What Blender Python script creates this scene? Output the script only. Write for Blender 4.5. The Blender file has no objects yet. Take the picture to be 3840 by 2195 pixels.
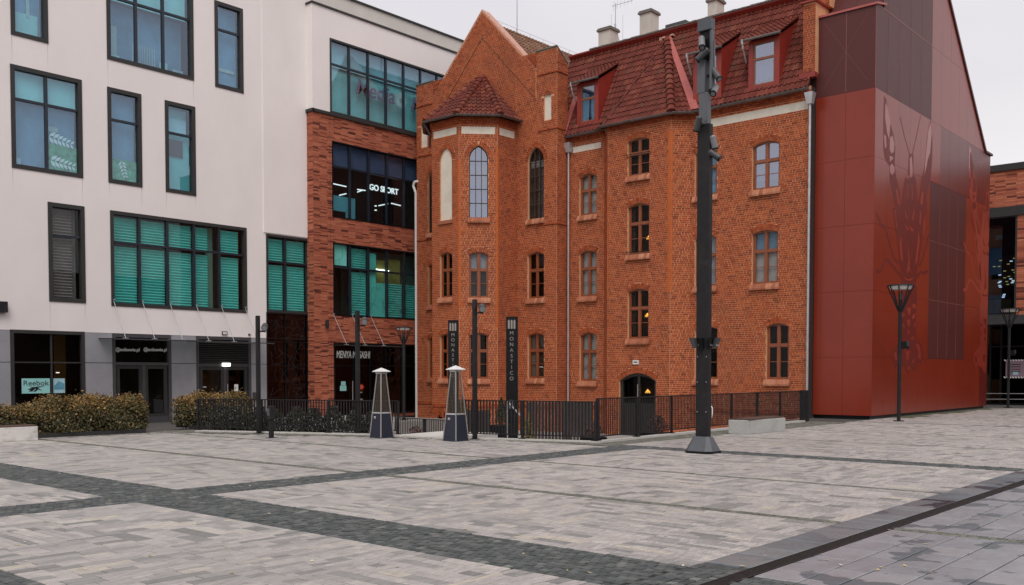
import bpy, bmesh, math, random
from mathutils import Vector, Matrix
random.seed(7)
SC = bpy.context.scene
COL = SC.collection
PI = math.pi
# ---------------------------------------------------------------- camera (x runs along the pale facade, y along the brick facade)
EYE = Vector((0.0, 0.0, 1.75)); FPX = 3623.0; CYP = 1527.0
PITCH = math.radians(-2.028); YAW = math.radians(41.08)
FW = Vector((math.cos(YAW)*math.cos(PITCH), math.sin(YAW)*math.cos(PITCH), math.sin(PITCH)))
RT = Vector((math.sin(YAW), -math.cos(YAW), 0.0)); UPV = RT.cross(FW)
cd = bpy.data.cameras.new('camera'); cam = bpy.data.objects.new('camera', cd); COL.objects.link(cam)
cam.matrix_world = Matrix.Translation(EYE) @ Matrix((RT, UPV, -FW)).transposed().to_4x4()
cd.sensor_fit = 'HORIZONTAL'; cd.sensor_width = 36.0; cd.lens = 36.0*FPX/3840.0
cd.shift_y = (CYP-1097.5)/3840.0; cd.clip_start = 0.1; cd.clip_end = 2000.0
SC.camera = cam
# ---------------------------------------------------------------- overcast sky and a very soft sun
SUN_EL = math.radians(52); SUN_AZ = math.radians(222)      # direction towards the sun, angle from +x
W = bpy.data.worlds.new('World'); SC.world = W; W.use_nodes = True
wn = W.node_tree.nodes; wl = W.node_tree.links; wn.clear()
sky = wn.new('ShaderNodeTexSky'); sky.sky_type = 'NISHITA'; sky.sun_disc = False
sky.sun_elevation = SUN_EL; sky.sun_rotation = math.radians(90)-SUN_AZ; sky.dust_density = 6.0; sky.air_density = 1.4
bgs = wn.new('ShaderNodeBackground'); bgs.inputs['Strength'].default_value = 0.05
cloud = wn.new('ShaderNodeBackground'); cloud.inputs['Color'].default_value = (0.815, 0.785, 0.825, 1); cloud.inputs['Strength'].default_value = 0.88
ctx = wn.new('ShaderNodeTexCoord'); cno = wn.new('ShaderNodeTexNoise'); cno.inputs['Scale'].default_value = 2.2; cno.inputs['Detail'].default_value = 4
cmp_ = wn.new('ShaderNodeMapping'); cmp_.inputs['Scale'].default_value = (1, 1, 2.5)
crm = wn.new('ShaderNodeValToRGB'); crm.color_ramp.elements[0].position = 0.35; crm.color_ramp.elements[1].position = 0.7
crm.color_ramp.elements[0].color = (0.77, 0.745, 0.79, 1); crm.color_ramp.elements[1].color = (0.89, 0.86, 0.885, 1)
wl.new(ctx.outputs['Generated'], cmp_.inputs['Vector']); wl.new(cmp_.outputs['Vector'], cno.inputs['Vector'])
wl.new(cno.outputs['Fac'], crm.inputs['Fac']); wl.new(crm.outputs['Color'], cloud.inputs['Color'])
mixw = wn.new('ShaderNodeMixShader'); mixw.inputs['Fac'].default_value = 0.95
wout = wn.new('ShaderNodeOutputWorld')
wl.new(sky.outputs['Color'], bgs.inputs['Color']); wl.new(bgs.outputs[0], mixw.inputs[1]); wl.new(cloud.outputs[0], mixw.inputs[2])
wl.new(mixw.outputs[0], wout.inputs['Surface'])
sd = bpy.data.lights.new('sun', 'SUN'); sun = bpy.data.objects.new('sun', sd); COL.objects.link(sun)
sd.energy = 1.5; sd.angle = math.radians(35); sd.color = (1.0, 0.97, 0.93)
tow = Vector((math.cos(SUN_EL)*math.cos(SUN_AZ), math.cos(SUN_EL)*math.sin(SUN_AZ), math.sin(SUN_EL)))
sun.rotation_euler = tow.to_track_quat('Z', 'Y').to_euler(); sun.location = (0, 0, 40)
SC.view_settings.view_transform = 'Standard'; SC.view_settings.look = 'None'
SC.view_settings.exposure = 0.25; SC.view_settings.gamma = 1.0; SC.view_settings.use_curve_mapping = False

# ---------------------------------------------------------------- photo pixel -> point on a known plane
def ray(x, y): return FW + RT*((x-1920.0)/FPX) - UPV*((y-CYP)/FPX)
def on(x, y, U=None, V=None, Z=None):
    d = ray(x, y)
    if U is not None: t = U/d.x
    elif V is not None: t = V/d.y
    else: t = (Z-EYE.z)/d.z
    return EYE + d*t
def at_depth(x, y, D):
    return EYE + ray(x, y)*D
def on_line(x, y, P, D):                     # ray against the vertical plane through P along D
    d = ray(x, y); det = d.x*(-D[1]) + D[0]*d.y
    t = (P[0]*(-D[1]) + D[0]*P[1])/det
    return EYE + d*t

# ---------------------------------------------------------------- mesh collecting
ORG = {}
class MB:
    def __init__(s): s.v = []; s.f = []; s.m = []
    def add(s, vs, fs, mi=0):
        o = len(s.v); s.v.extend([tuple(p) for p in vs])
        for f in fs: s.f.append([i+o for i in f]); s.m.append(mi)
        return s
    def box(s, x0, x1, y0, y1, z0, z1, mi=0):
        return s.add([(x0,y0,z0),(x1,y0,z0),(x1,y1,z0),(x0,y1,z0),(x0,y0,z1),(x1,y0,z1),(x1,y1,z1),(x0,y1,z1)],
              [(0,3,2,1),(4,5,6,7),(0,1,5,4),(1,2,6,5),(2,3,7,6),(3,0,4,7)], mi)
    def hexa(s, bot, top, mi=0):              # two quads, same winding (ccw from above)
        return s.add(list(bot)+list(top), [(3,2,1,0),(4,5,6,7),(0,1,5,4),(1,2,6,5),(2,3,7,6),(3,0,4,7)], mi)
    def quad(s, a, b, c, d, mi=0): return s.add([a,b,c,d], [(0,1,2,3)], mi)
    def prism(s, pts, off, mi=0):             # polygon of 3d points pushed by vector off
        n = len(pts); off = Vector(off); P = [Vector(p) for p in pts]
        return s.add(P+[p+off for p in P], [tuple(range(n-1,-1,-1)), tuple(range(n,2*n))]+[(i,(i+1)%n,n+(i+1)%n,n+i) for i in range(n)], mi)
    def cyl(s, p0, p1, r0, r1=None, n=10, mi=0, cap=True):
        p0 = Vector(p0); p1 = Vector(p1); r1 = r0 if r1 is None else r1
        a = (p1-p0).normalized(); b = a.orthogonal().normalized(); c = a.cross(b)
        vs = [p0+(b*math.cos(2*PI*i/n)+c*math.sin(2*PI*i/n))*r0 for i in range(n)]+[p1+(b*math.cos(2*PI*i/n)+c*math.sin(2*PI*i/n))*r1 for i in range(n)]
        fs = [(i,(i+1)%n,n+(i+1)%n,n+i) for i in range(n)]
        if cap: fs += [tuple(range(n-1,-1,-1)), tuple(range(n,2*n))]
        return s.add(vs, fs, mi)
    def tube(s, pts, r, n=8, mi=0):
        for a, b in zip(pts[:-1], pts[1:]): s.cyl(a, b, r, r, n, mi)
        return s
    def build(s, name, mat, parent=None, smooth=False, bevel=0):
        me = bpy.data.meshes.new(name)
        o = ORG.get(parent.name, Vector((0,0,0))) if parent else Vector((0,0,0))
        me.from_pydata([(p[0]-o.x, p[1]-o.y, p[2]-o.z) for p in s.v], [], s.f)
        for m in (mat if isinstance(mat, (list, tuple)) else [mat]): me.materials.append(m)
        if any(s.m): me.polygons.foreach_set('material_index', s.m)
        if smooth: me.polygons.foreach_set('use_smooth', [True]*len(me.polygons))
        if len(s.f) < 600:
            bm = bmesh.new(); bm.from_mesh(me); bmesh.ops.recalc_face_normals(bm, faces=bm.faces); bm.to_mesh(me); bm.free()
        me.update()
        ob = bpy.data.objects.new(name, me); COL.objects.link(ob)
        if parent: ob.parent = parent
        ORG[ob.name] = o
        if bevel:
            b = ob.modifiers.new('bevel', 'BEVEL'); b.width = bevel; b.segments = 2; b.limit_method = 'ANGLE'
        return ob
def tag(o, label, cat, group=None):
    o['label'] = label; o['category'] = cat
    if group: o['group'] = group
    return o
def thing(name, loc, label, cat, group=None):
    o = bpy.data.objects.new(name, None); COL.objects.link(o); o.location = loc; o.empty_display_size = 0.3
    ORG[o.name] = Vector(loc); return tag(o, label, cat, group)
def structure(o): o['kind'] = 'structure'; return o
def stuff(o): o['kind'] = 'stuff'; return o
def inst(mesh, name, loc, rotz, parent, rot=None):         # one more copy of a shared mesh
    ob = bpy.data.objects.new(name, mesh); COL.objects.link(ob)
    o = ORG.get(parent.name, Vector((0,0,0))); ob.location = Vector(loc)-o
    ob.rotation_euler = rot if rot is not None else (0, 0, rotz); ob.parent = parent; ORG[ob.name] = Vector((0,0,0)); return ob
def text_part(name, body, mat, parent, origin, xdir, updir, size, depth=0.01, align='CENTER', shear=0.0, sx=1.0, space=1.0, bold=0.0):
    cu = bpy.data.curves.new('lettering', 'FONT'); cu.body = body; cu.size = size; cu.extrude = depth/2; cu.align_x = align; cu.align_y = 'CENTER'
    cu.shear = shear; cu.space_character = space; cu.offset = bold
    tmp = bpy.data.objects.new('lettering_tmp', cu); COL.objects.link(tmp)
    me = bpy.data.meshes.new_from_object(tmp.evaluated_get(bpy.context.evaluated_depsgraph_get()))
    bpy.data.objects.remove(tmp)
    X = Vector(xdir).normalized(); Y = Vector(updir).normalized(); N = X.cross(Y)
    o = ORG.get(parent.name, Vector((0,0,0)))
    for v in me.vertices: v.co = Vector(origin)-o + X*(v.co.x*sx) + Y*v.co.y + N*v.co.z
    me.materials.clear(); me.materials.append(mat); me.name = name
    ob = bpy.data.objects.new(name, me); COL.objects.link(ob); ob.parent = parent; ORG[ob.name] = o; return ob

# ---------------------------------------------------------------- materials
def nodes_of(name):
    m = bpy.data.materials.new(name); m.use_nodes = True; nt = m.node_tree
    return m, nt.nodes, nt.links, nt.nodes['Principled BSDF']
def rnd_node(N, L):
    oi = N.new('ShaderNodeObjectInfo'); ge = N.new('ShaderNodeNewGeometry'); ad = N.new('ShaderNodeMath'); fr = N.new('ShaderNodeMath')
    fr.operation = 'FRACT'; L.new(oi.outputs['Random'], ad.inputs[0]); L.new(ge.outputs['Random Per Island'], ad.inputs[1]); L.new(ad.outputs[0], fr.inputs[0])
    return fr.outputs[0]
def mat(name, col, rough=0.6, var=0.12, scale=3.0, bump=0.0, bscale=40.0, metal=0.0, spec=0.5, coat=0.0, stretch=(1,1,1), stain=None, emit=0.0, alt=None):
    """plain paint/stone: colour broken up by two noises, optional fine relief, optional stains with a shape of their own"""
    m, N, L, B = nodes_of(name)
    ge = N.new('ShaderNodeNewGeometry'); mp = N.new('ShaderNodeMapping'); mp.inputs['Scale'].default_value = stretch
    L.new(ge.outputs['Position'], mp.inputs['Vector'])
    no = N.new('ShaderNodeTexNoise'); no.inputs['Scale'].default_value = scale; no.inputs['Detail'].default_value = 6; no.inputs['Roughness'].default_value = 0.65
    L.new(mp.outputs[0], no.inputs['Vector'])
    mx = N.new('ShaderNodeMix'); mx.data_type = 'RGBA'
    a = [max(0, c*(1-var)) for c in col]; b = [min(1, c*(1+var)) for c in (alt or col)]
    mx.inputs[6].default_value = (*a, 1); mx.inputs[7].default_value = (*b, 1)
    mr = N.new('ShaderNodeMapRange'); mr.inputs[1].default_value = 0.3; mr.inputs[2].default_value = 0.7
    L.new(no.outputs['Fac'], mr.inputs[0]); L.new(mr.outputs[0], mx.inputs[0])
    out = mx.outputs[2]
    if stain:
        sc, lo, hi, scol, amt = stain
        n2 = N.new('ShaderNodeTexNoise'); n2.inputs['Scale'].default_value = sc; n2.inputs['Detail'].default_value = 5
        L.new(mp.outputs[0], n2.inputs['Vector'])
        r2 = N.new('ShaderNodeMapRange'); r2.inputs[1].default_value = lo; r2.inputs[2].default_value = hi; r2.inputs[4].default_value = amt
        L.new(n2.outputs['Fac'], r2.inputs[0]); m2 = N.new('ShaderNodeMix'); m2.data_type = 'RGBA'
        m2.inputs[7].default_value = (*scol, 1); L.new(out, m2.inputs[6]); L.new(r2.outputs[0], m2.inputs[0]); out = m2.outputs[2]
    L.new(out, B.inputs['Base Color'])
    B.inputs['Roughness'].default_value = rough; B.inputs['Metallic'].default_value = metal; B.inputs['Specular IOR Level'].default_value = spec
    B.inputs['Coat Weight'].default_value = coat; B.inputs['Coat Roughness'].default_value = 0.14
    if emit: L.new(out, B.inputs['Emission Color']); B.inputs['Emission Strength'].default_value = emit
    if bump:
        nb = N.new('ShaderNodeTexNoise'); nb.inputs['Scale'].default_value = bscale; nb.inputs['Detail'].default_value = 4
        L.new(ge.outputs['Position'], nb.inputs['Vector']); bp = N.new('ShaderNodeBump'); bp.inputs['Strength'].default_value = bump; bp.inputs['Distance'].default_value = 0.02
        L.new(nb.outputs['Fac'], bp.inputs['Height']); L.new(bp.outputs[0], B.inputs['Normal'])
    return m
def mat_pieces(name, stops, rough=0.7, var=0.18, scale=12.0, stretch=(1,1,1), spec=0.4, bump=0.15, bscale=60.0, patch=None, rlo=None):
    """pieces (bricks, tiles, slabs, leaves): each its own tone from the ramp, with grain on top"""
    m, N, L, B = nodes_of(name)
    r = rnd_node(N, L); cr = N.new('ShaderNodeValToRGB'); el = cr.color_ramp.elements
    while len(el) < len(stops): el.new(0.5)
    for e, (p, c) in zip(el, stops): e.position = p; e.color = (*c, 1)
    L.new(r, cr.inputs['Fac'])
    ge = N.new('ShaderNodeNewGeometry'); mp = N.new('ShaderNodeMapping'); mp.inputs['Scale'].default_value = stretch
    L.new(ge.outputs['Position'], mp.inputs['Vector'])
    no = N.new('ShaderNodeTexNoise'); no.inputs['Scale'].default_value = scale; no.inputs['Detail'].default_value = 5; no.inputs['Roughness'].default_value = 0.7
    L.new(mp.outputs[0], no.inputs['Vector'])
    mr = N.new('ShaderNodeMapRange'); mr.inputs[1].default_value = 0.25; mr.inputs[2].default_value = 0.75; mr.inputs[3].default_value = 1-var; mr.inputs[4].default_value = 1+var
    L.new(no.outputs['Fac'], mr.inputs[0])
    hs = N.new('ShaderNodeHueSaturation'); L.new(cr.outputs['Color'], hs.inputs['Color']); L.new(mr.outputs[0], hs.inputs['Value'])
    out = hs.outputs['Color']
    for k, (sc, lo, hi, pc, amt) in enumerate(patch if isinstance(patch, list) else [patch] if patch else []):
        n2 = N.new('ShaderNodeTexNoise'); n2.inputs['Scale'].default_value = sc; n2.inputs['Detail'].default_value = 4; n2.noise_dimensions = '4D'; n2.inputs['W'].default_value = 3.1*k; L.new(ge.outputs['Position'], n2.inputs['Vector'])
        r2 = N.new('ShaderNodeMapRange'); r2.inputs[1].default_value = lo; r2.inputs[2].default_value = hi; r2.inputs[4].default_value = amt
        L.new(n2.outputs['Fac'], r2.inputs[0]); m2 = N.new('ShaderNodeMix'); m2.data_type = 'RGBA'; m2.inputs[7].default_value = (*pc, 1)
        L.new(out, m2.inputs[6]); L.new(r2.outputs[0], m2.inputs[0]); out = m2.outputs[2]
    L.new(out, B.inputs['Base Color']); B.inputs['Roughness'].default_value = rough; B.inputs['Specular IOR Level'].default_value = spec
    if rlo is not None:
        r3 = N.new('ShaderNodeMapRange'); r3.inputs[3].default_value = rlo; r3.inputs[4].default_value = rough; L.new(no.outputs['Fac'], r3.inputs[0]); L.new(r3.outputs[0], B.inputs['Roughness'])
    if bump:
        nb = N.new('ShaderNodeTexNoise'); nb.inputs['Scale'].default_value = bscale; nb.inputs['Detail'].default_value = 3
        L.new(ge.outputs['Position'], nb.inputs['Vector']); bp = N.new('ShaderNodeBump'); bp.inputs['Strength'].default_value = bump; bp.inputs['Distance'].default_value = 0.01
        L.new(nb.outputs['Fac'], bp.inputs['Height']); L.new(bp.outputs[0], B.inputs['Normal'])
    return m
def glass(name, tint, refl, rough=0.01, gcol=(1,1,1), ior=1.45):
    m = bpy.data.materials.new(name); m.use_nodes = True; N = m.node_tree.nodes; L = m.node_tree.links; N.clear()
    tr = N.new('ShaderNodeBsdfTransparent'); tr.inputs['Color'].default_value = (*tint, 1)
    gl = N.new('ShaderNodeBsdfGlossy'); gl.inputs['Roughness'].default_value = rough; gl.inputs['Color'].default_value = (*gcol, 1)
    fr = N.new('ShaderNodeFresnel'); fr.inputs['IOR'].default_value = ior
    mr = N.new('ShaderNodeMapRange'); mr.inputs[3].default_value = refl; mr.inputs[4].default_value = 1.0; L.new(fr.outputs[0], mr.inputs[0])
    gb = N.new('ShaderNodeNewGeometry'); inv = N.new('ShaderNodeMath'); inv.operation = 'SUBTRACT'; inv.inputs[0].default_value = 1.0; L.new(gb.outputs['Backfacing'], inv.inputs[1])
    mu = N.new('ShaderNodeMath'); mu.operation = 'MULTIPLY'; L.new(mr.outputs[0], mu.inputs[0]); L.new(inv.outputs[0], mu.inputs[1])
    ge = N.new('ShaderNodeNewGeometry'); no = N.new('ShaderNodeTexNoise'); no.inputs['Scale'].default_value = 0.9; L.new(ge.outputs['Position'], no.inputs['Vector'])
    bp = N.new('ShaderNodeBump'); bp.inputs['Strength'].default_value = 0.018; bp.inputs['Distance'].default_value = 0.1; L.new(no.outputs['Fac'], bp.inputs['Height']); L.new(bp.outputs[0], gl.inputs['Normal'])
    mx = N.new('ShaderNodeMixShader'); L.new(mu.outputs[0], mx.inputs[0]); L.new(tr.outputs[0], mx.inputs[1]); L.new(gl.outputs[0], mx.inputs[2])
    o = N.new('ShaderNodeOutputMaterial'); L.new(mx.outputs[0], o.inputs['Surface']); return m
def lamp_mat(name, col, s):
    m, N, L, B = nodes_of(name); B.inputs['Base Color'].default_value = (*col, 1); B.inputs['Emission Color'].default_value = (*col, 1); B.inputs['Emission Strength'].default_value = s; return m

PLASTER = mat('pale_plaster', (0.82, 0.762, 0.74), 0.85, 0.035, 0.6, 0.12, 90, spec=0.2, stretch=(1,1,0.5), stain=(0.35, 0.55, 0.8, (0.72,0.66,0.63), 0.5))
PLASTER2 = mat('grey_parapet_plaster', (0.62, 0.575, 0.53), 0.85, 0.05, 1.2, 0.1, 90, spec=0.2)
BLANK = mat('cream_render', (0.68, 0.62, 0.52), 0.85, 0.06, 3, 0.1, 60, spec=0.2, stain=(1.8, 0.5, 0.75, (0.5,0.43,0.35), 0.5))
GREYP = mat('grey_cladding', (0.285, 0.28, 0.30), 0.6, 0.09, 1.3, 0.08, 50, stain=(0.9, 0.5, 0.8, (0.2,0.19,0.2), 0.5))
FRAME = mat('anthracite_frame', (0.036, 0.034, 0.034), 0.5, 0.15, 4, spec=0.3)
FRAMEB = mat('blue_black_mullion', (0.012, 0.018, 0.028), 0.4, 0.15, 4)
DARKM = mat('dark_steel', (0.019, 0.0175, 0.019), 0.55, 0.2, 5, 0.06, 80, spec=0.22, stain=(3.0, 0.55, 0.75, (0.045,0.042,0.042), 0.5))
BLACK = mat('black_coating', (0.006, 0.006, 0.007), 0.45, 0.2, 4, spec=0.25)
MORTAR = mat('old_mortar', (0.65, 0.34, 0.19), 0.95, 0.14, 2.5, 0.2, 120, spec=0.1, stain=(0.7, 0.45, 0.75, (0.56,0.27,0.14), 0.6))
BRICK = mat_pieces('old_brick', [(0,(0.19,0.035,0.012)),(0.15,(0.275,0.052,0.017)),(0.5,(0.34,0.068,0.020)),(0.85,(0.395,0.083,0.024)),(1,(0.45,0.115,0.037))], 0.85, 0.2, 9, patch=[(0.45,0.48,0.75,(0.40,0.085,0.02),0.5),(0.28,0.55,0.78,(0.20,0.045,0.02),0.6),(1.3,0.6,0.8,(0.42,0.17,0.09),0.35)])
ORANGE = mat('repaired_orange_brick', (0.47, 0.115, 0.027), 0.85, 0.15, 5, 0.2, 60)
SILLB = mat_pieces('sill_brick', [(0,(0.30,0.095,0.045)),(0.5,(0.39,0.135,0.07)),(1,(0.46,0.2,0.115))], 0.8, 0.25, 7)
MORTAR2 = mat('modern_mortar', (0.30, 0.10, 0.055), 0.9, 0.15, 2.5, spec=0.1)
BRICK2 = mat_pieces('slim_brick', [(0,(0.07,0.02,0.014)),(0.14,(0.19,0.045,0.025)),(0.3,(0.36,0.10,0.055)),(0.75,(0.43,0.13,0.07)),(1,(0.52,0.18,0.10))], 0.8, 0.15, 9)
TILE = mat_pieces('clay_tile', [(0,(0.105,0.021,0.014)),(0.5,(0.135,0.027,0.017)),(0.9,(0.165,0.036,0.021)),(1,(0.20,0.058,0.034))], 0.7, 0.2, 6, spec=0.25, patch=[(0.5,.5,.75,(0.10,0.03,0.02),.6),(1.6,.62,.75,(0.09,0.075,0.045),.5)])
TILEB = mat_pieces('brown_tile', [(0,(0.12,0.055,0.03)),(1,(0.24,0.12,0.07))], 0.7, 0.2, 6)
UNDER = mat('roof_underlay', (0.05, 0.012, 0.01), 0.8, 0.2, 4)
REDSH = mat('red_sheet_metal', (0.25, 0.026, 0.017), 0.4, 0.1, 3, stain=(2, 0.5, 0.8, (0.26,0.03,0.025), 0.6))
PINKSH = mat('faded_red_flashing', (0.40, 0.095, 0.08), 0.5, 0.12, 3)
COPE = mat('pink_coping', (0.52, 0.27, 0.2), 0.6, 0.12, 3)
REDP = mat('red_panel', (0.228, 0.026, 0.0098), 0.35, 0.07, 0.7, spec=0.42, coat=0.16, stretch=(1,1,0.6), stain=(0.5,0.5,0.8,(0.165,0.017,0.009),0.5))
MESHP = mat('dark_mesh_panel', (0.088, 0.016, 0.014), 0.5, 0.2, 30, 0.4, 160, spec=0.4, coat=0.06)
PRINT = mat('dark_red_print', (0.145, 0.014, 0.008), 0.5, 0.1, 2, spec=0.4)
PRINTL = mat('pale_red_print', (0.29, 0.04, 0.025), 0.3, 0.1, 2, spec=0.5, coat=0.3)
GUTTER = mat('weathered_gutter', (0.16, 0.13, 0.12), 0.45, 0.25, 4, metal=0.5, stain=(3, 0.5, 0.75, (0.09,0.06,0.05), 0.6))
ZINC = mat('galvanised_pipe', (0.50, 0.50, 0.51), 0.4, 0.15, 4, metal=0.55)
PIPEW = mat('white_pipe', (0.72, 0.70, 0.68), 0.5, 0.05, 4)
WOOD = mat('varnished_window_wood', (0.235, 0.062, 0.02), 0.42, 0.25, 8, stretch=(1,1,0.2), coat=0.2)
WOODD = mat('dark_door_wood', (0.03, 0.024, 0.022), 0.4, 0.2, 8)
STEELW = mat('thin_steel_glazing', (0.05, 0.035, 0.03), 0.5, 0.1, 8)
CONC = mat('pale_concrete', (0.55, 0.525, 0.49), 0.85, 0.1, 2.5, 0.25, 50, spec=0.2, stain=(5, 0.55, 0.75, (0.38,0.37,0.34), 0.6))
BENCHC = mat('terrazzo_concrete', (0.43, 0.43, 0.41), 0.8, 0.16, 26, 0.2, 70, spec=0.25, stain=(2.2, 0.5, 0.75, (0.3,0.3,0.29), 0.5))
BENCHW = mat('whitewashed_concrete', (0.66, 0.63, 0.60), 0.85, 0.08, 2, 0.15, 50, stain=(3.0, 0.52, 0.68, (0.36,0.33,0.3), 0.7), stretch=(1,1,2.2))
SLATW = mat_pieces('bench_wood', [(0,(0.07,0.04,0.032)),(1,(0.13,0.08,0.06))], 0.6, 0.25, 10)
CHIMN = mat('chimney_render', (0.52, 0.50, 0.44), 0.85, 0.1, 2, 0.1, 40, stain=(1.6, 0.5, 0.75, (0.37,0.36,0.32), 0.6), stretch=(1,1,0.4))
CAPM = mat('chimney_cap', (0.14, 0.13, 0.11), 0.7, 0.2, 4)
CHROME = mat('brushed_steel', (0.66, 0.65, 0.64), 0.33, 0.06, 6, metal=0.85)
ALU = mat('pale_aluminium', (0.74, 0.73, 0.72), 0.5, 0.05, 6, metal=0.15)
NAVY = mat('navy_enamel', (0.016, 0.018, 0.034), 0.42, 0.15, 3)
WIRE = mat('heater_wire_guard', (0.16, 0.13, 0.10), 0.5, 0.2, 20, metal=0.6)
SPOTM = mat('grey_spot_housing', (0.065, 0.065, 0.068), 0.42, 0.15, 6, metal=0.3)
MASTL = mat('pale_grey_steel', (0.10, 0.106, 0.116), 0.45, 0.12, 3)
BASEM = mat('mast_foot_steel', (0.08, 0.086, 0.097), 0.5, 0.14, 3, 0.08, 60)
LENS = mat('spot_lens', (0.22, 0.22, 0.23), 0.12, 0.1, 3, coat=0.5)
DIFF = mat('lamp_diffuser', (0.72, 0.71, 0.68), 0.4, 0.04, 3)
TEAL = mat('teal_blind', (0.15, 0.50, 0.50), 0.7, 0.14, 1.2, spec=0.3)
TEALP = mat('teal_roller', (0.36, 0.72, 0.73), 0.7, 0.12, 0.9, spec=0.3)
BLUEI = mat('pale_blue_room', (0.42, 0.66, 0.74), 0.8, 0.25, 0.5, spec=0.2)
BLUED = mat('dim_blue_room', (0.17, 0.32, 0.47), 0.8, 0.3, 0.6, spec=0.2)
GREENI = mat('leafy_window_film', (0.03, 0.16, 0.08), 0.7, 0.3, 3.5, spec=0.2, alt=(0.13,0.46,0.27))
WHITEF = mat('white_film', (0.75, 0.80, 0.79), 0.7, 0.05, 4)
GREYB = mat('grey_slat_blind', (0.24, 0.235, 0.23), 0.6, 0.1, 3)
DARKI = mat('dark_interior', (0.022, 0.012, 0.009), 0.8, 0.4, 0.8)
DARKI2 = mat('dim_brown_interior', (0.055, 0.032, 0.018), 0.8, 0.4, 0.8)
YELI = mat('ochre_wall', (0.34, 0.25, 0.075), 0.8, 0.2, 1)
GRNW = mat('grey_green_wall', (0.20, 0.235, 0.21), 0.8, 0.15, 1)
CURT = mat('pale_grey_curtain', (0.43, 0.41, 0.385), 0.8, 0.1, 2.2, spec=0.2)
CURTD = mat('brownish_drape', (0.15,0.125,0.105), 0.85, 0.15, 3)
CURTB = mat('bluish_blind', (0.34, 0.38, 0.44), 0.8, 0.15, 1.5)
GL_UP = glass('upper_glass', (0.84,0.95,0.97), 0.15, gcol=(0.70,0.83,1.0))
GL_TEAL = glass('teal_glass', (0.84,0.97,0.94), 0.0)
GL_SKY = glass('sky_reflecting_glass', (0.6,0.66,0.75), 0.34, gcol=(0.80,0.84,0.98))
GL_OLD = glass('old_window_glass', (0.88,0.88,0.88), 0.01, ior=1.35)
GL_DARK = glass('shop_glass', (0.6,0.55,0.52), 0.0, ior=1.27)
GL_CANOPY = glass('canopy_glass', (0.55,0.60,0.60), 0.10)
LITW = lamp_mat('lit_white', (1.0,0.98,0.95), 3.0); LITG = lamp_mat('lit_letters', (0.93,1.0,0.93), 0.95); LITY = lamp_mat('lit_yellow', (1.0,0.68,0.16), 1.3)
SIGNW = mat('white_lettering', (0.8,0.8,0.78), 0.5, 0.03, 3); SIGNG = mat('grey_lettering', (0.28,0.25,0.23), 0.5, 0.05, 3)
SIGNP = mat('mauve_lettering', (0.24,0.19,0.29), 0.6, 0.05, 3); SIGNK = mat('black_lettering', (0.012,0.014,0.014), 0.5, 0.1, 3)
POST = mat('turquoise_poster', (0.28,0.58,0.56), 0.5, 0.06, 3); POSTB = mat('blue_poster', (0.10,0.28,0.38), 0.5, 0.25, 6); POSTL = mat('pale_blue_poster', (0.33,0.55,0.60), 0.5, 0.1, 4)
REDS = mat('red_sticker', (0.72,0.06,0.025), 0.5, 0.06, 4); MAUVE = mat('mauve_board', (0.24,0.16,0.20), 0.6, 0.08, 3)
SCREENM = mat('dark_brown_screen', (0.035,0.026,0.024), 0.7, 0.2, 5)
SOIL = mat('moist_soil', (0.035,0.025,0.018), 0.95, 0.4, 8, 0.4, 40)
# ================================================================ the square
def proj(p):
    q = Vector(p)-EYE; z = q.dot(FW)
    if z < 0.5: return None
    return (1920+FPX*q.dot(RT)/z, CYP-FPX*q.dot(UPV)/z, z)
def seen(x, y, z=0.0, m=1500):
    p = proj((x, y, z)); return p is not None and -m < p[0] < 3840+m and p[1] < 2195+m
JOINT = mat('sandy_joint', (0.085,0.08,0.075), 0.95, 0.2, 6, spec=0.1)
PAVE = mat_pieces('shaded_paving_slab', [(0,(0.17,0.167,0.16)),(0.1,(0.245,0.235,0.225)),(0.3,(0.32,0.297,0.283)),(0.65,(0.38,0.349,0.33)),(0.93,(0.425,0.388,0.364)),(0.97,(0.44,0.39,0.32)),(1,(0.47,0.435,0.41))],
     0.62, 0.42, 3.6, stretch=(1.8,7.5,1), spec=0.4, rlo=0.42, bump=0.12, bscale=90, patch=(0.16,0.45,0.75,(0.25,0.23,0.21),0.35))
SETT = mat_pieces('granite_sett', [(0,(0.05,0.056,0.056)),(0.6,(0.082,0.088,0.087)),(0.95,(0.11,0.115,0.11)),(1,(0.2,0.2,0.185))], 0.7, 0.2, 14, spec=0.35, bump=0.4, bscale=50)
SETTM = mat_pieces('mossy_sett', [(0,(0.10,0.10,0.083)),(1,(0.18,0.175,0.145))], 0.8, 0.25, 9, spec=0.3, bump=0.4, bscale=50)
SLATE = mat_pieces('blue_grey_slab', [(0,(0.235,0.24,0.255)),(0.6,(0.265,0.268,0.285)),(1,(0.295,0.292,0.302))], 0.42, 0.12, 2.2, stretch=(1,2,1), spec=0.45, bump=0.25, bscale=25, patch=(1.7,0.56,0.575,(0.10,0.122,0.135),0.9), rlo=0.2)
SLATED = mat_pieces('dark_edge_slab', [(0,(0.012,0.018,0.03)),(0.33,(0.03,0.042,0.06)),(0.42,(0.12,0.148,0.165)),(1,(0.19,0.215,0.225))], 0.38, 0.15, 3, spec=0.5, bump=0.2, bscale=30, patch=(1.3,0.52,0.54,(0.22,0.23,0.235),0.6), rlo=0.2)
DRAIN = mat('rusty_drain_grate', (0.03,0.023,0.021), 0.6, 0.35, 12, 0.3, 60, metal=0.3)
ZB = -0.02
KERB = [(33.3,14.95),(19.62,14.28),(18.42,18.1),(18.12,20.0),(15.5,26.1)]          # edge of the sunken court
m = MB()
m.add([(-250,-250,ZB),(300,-250,ZB),(300,13.68,ZB),(36.3,13.68,ZB),(33.5,14.95,ZB),(19.62,14.28,ZB),(-250,14.28,ZB)], [(0,1,2,3,4,5,6)])
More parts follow.
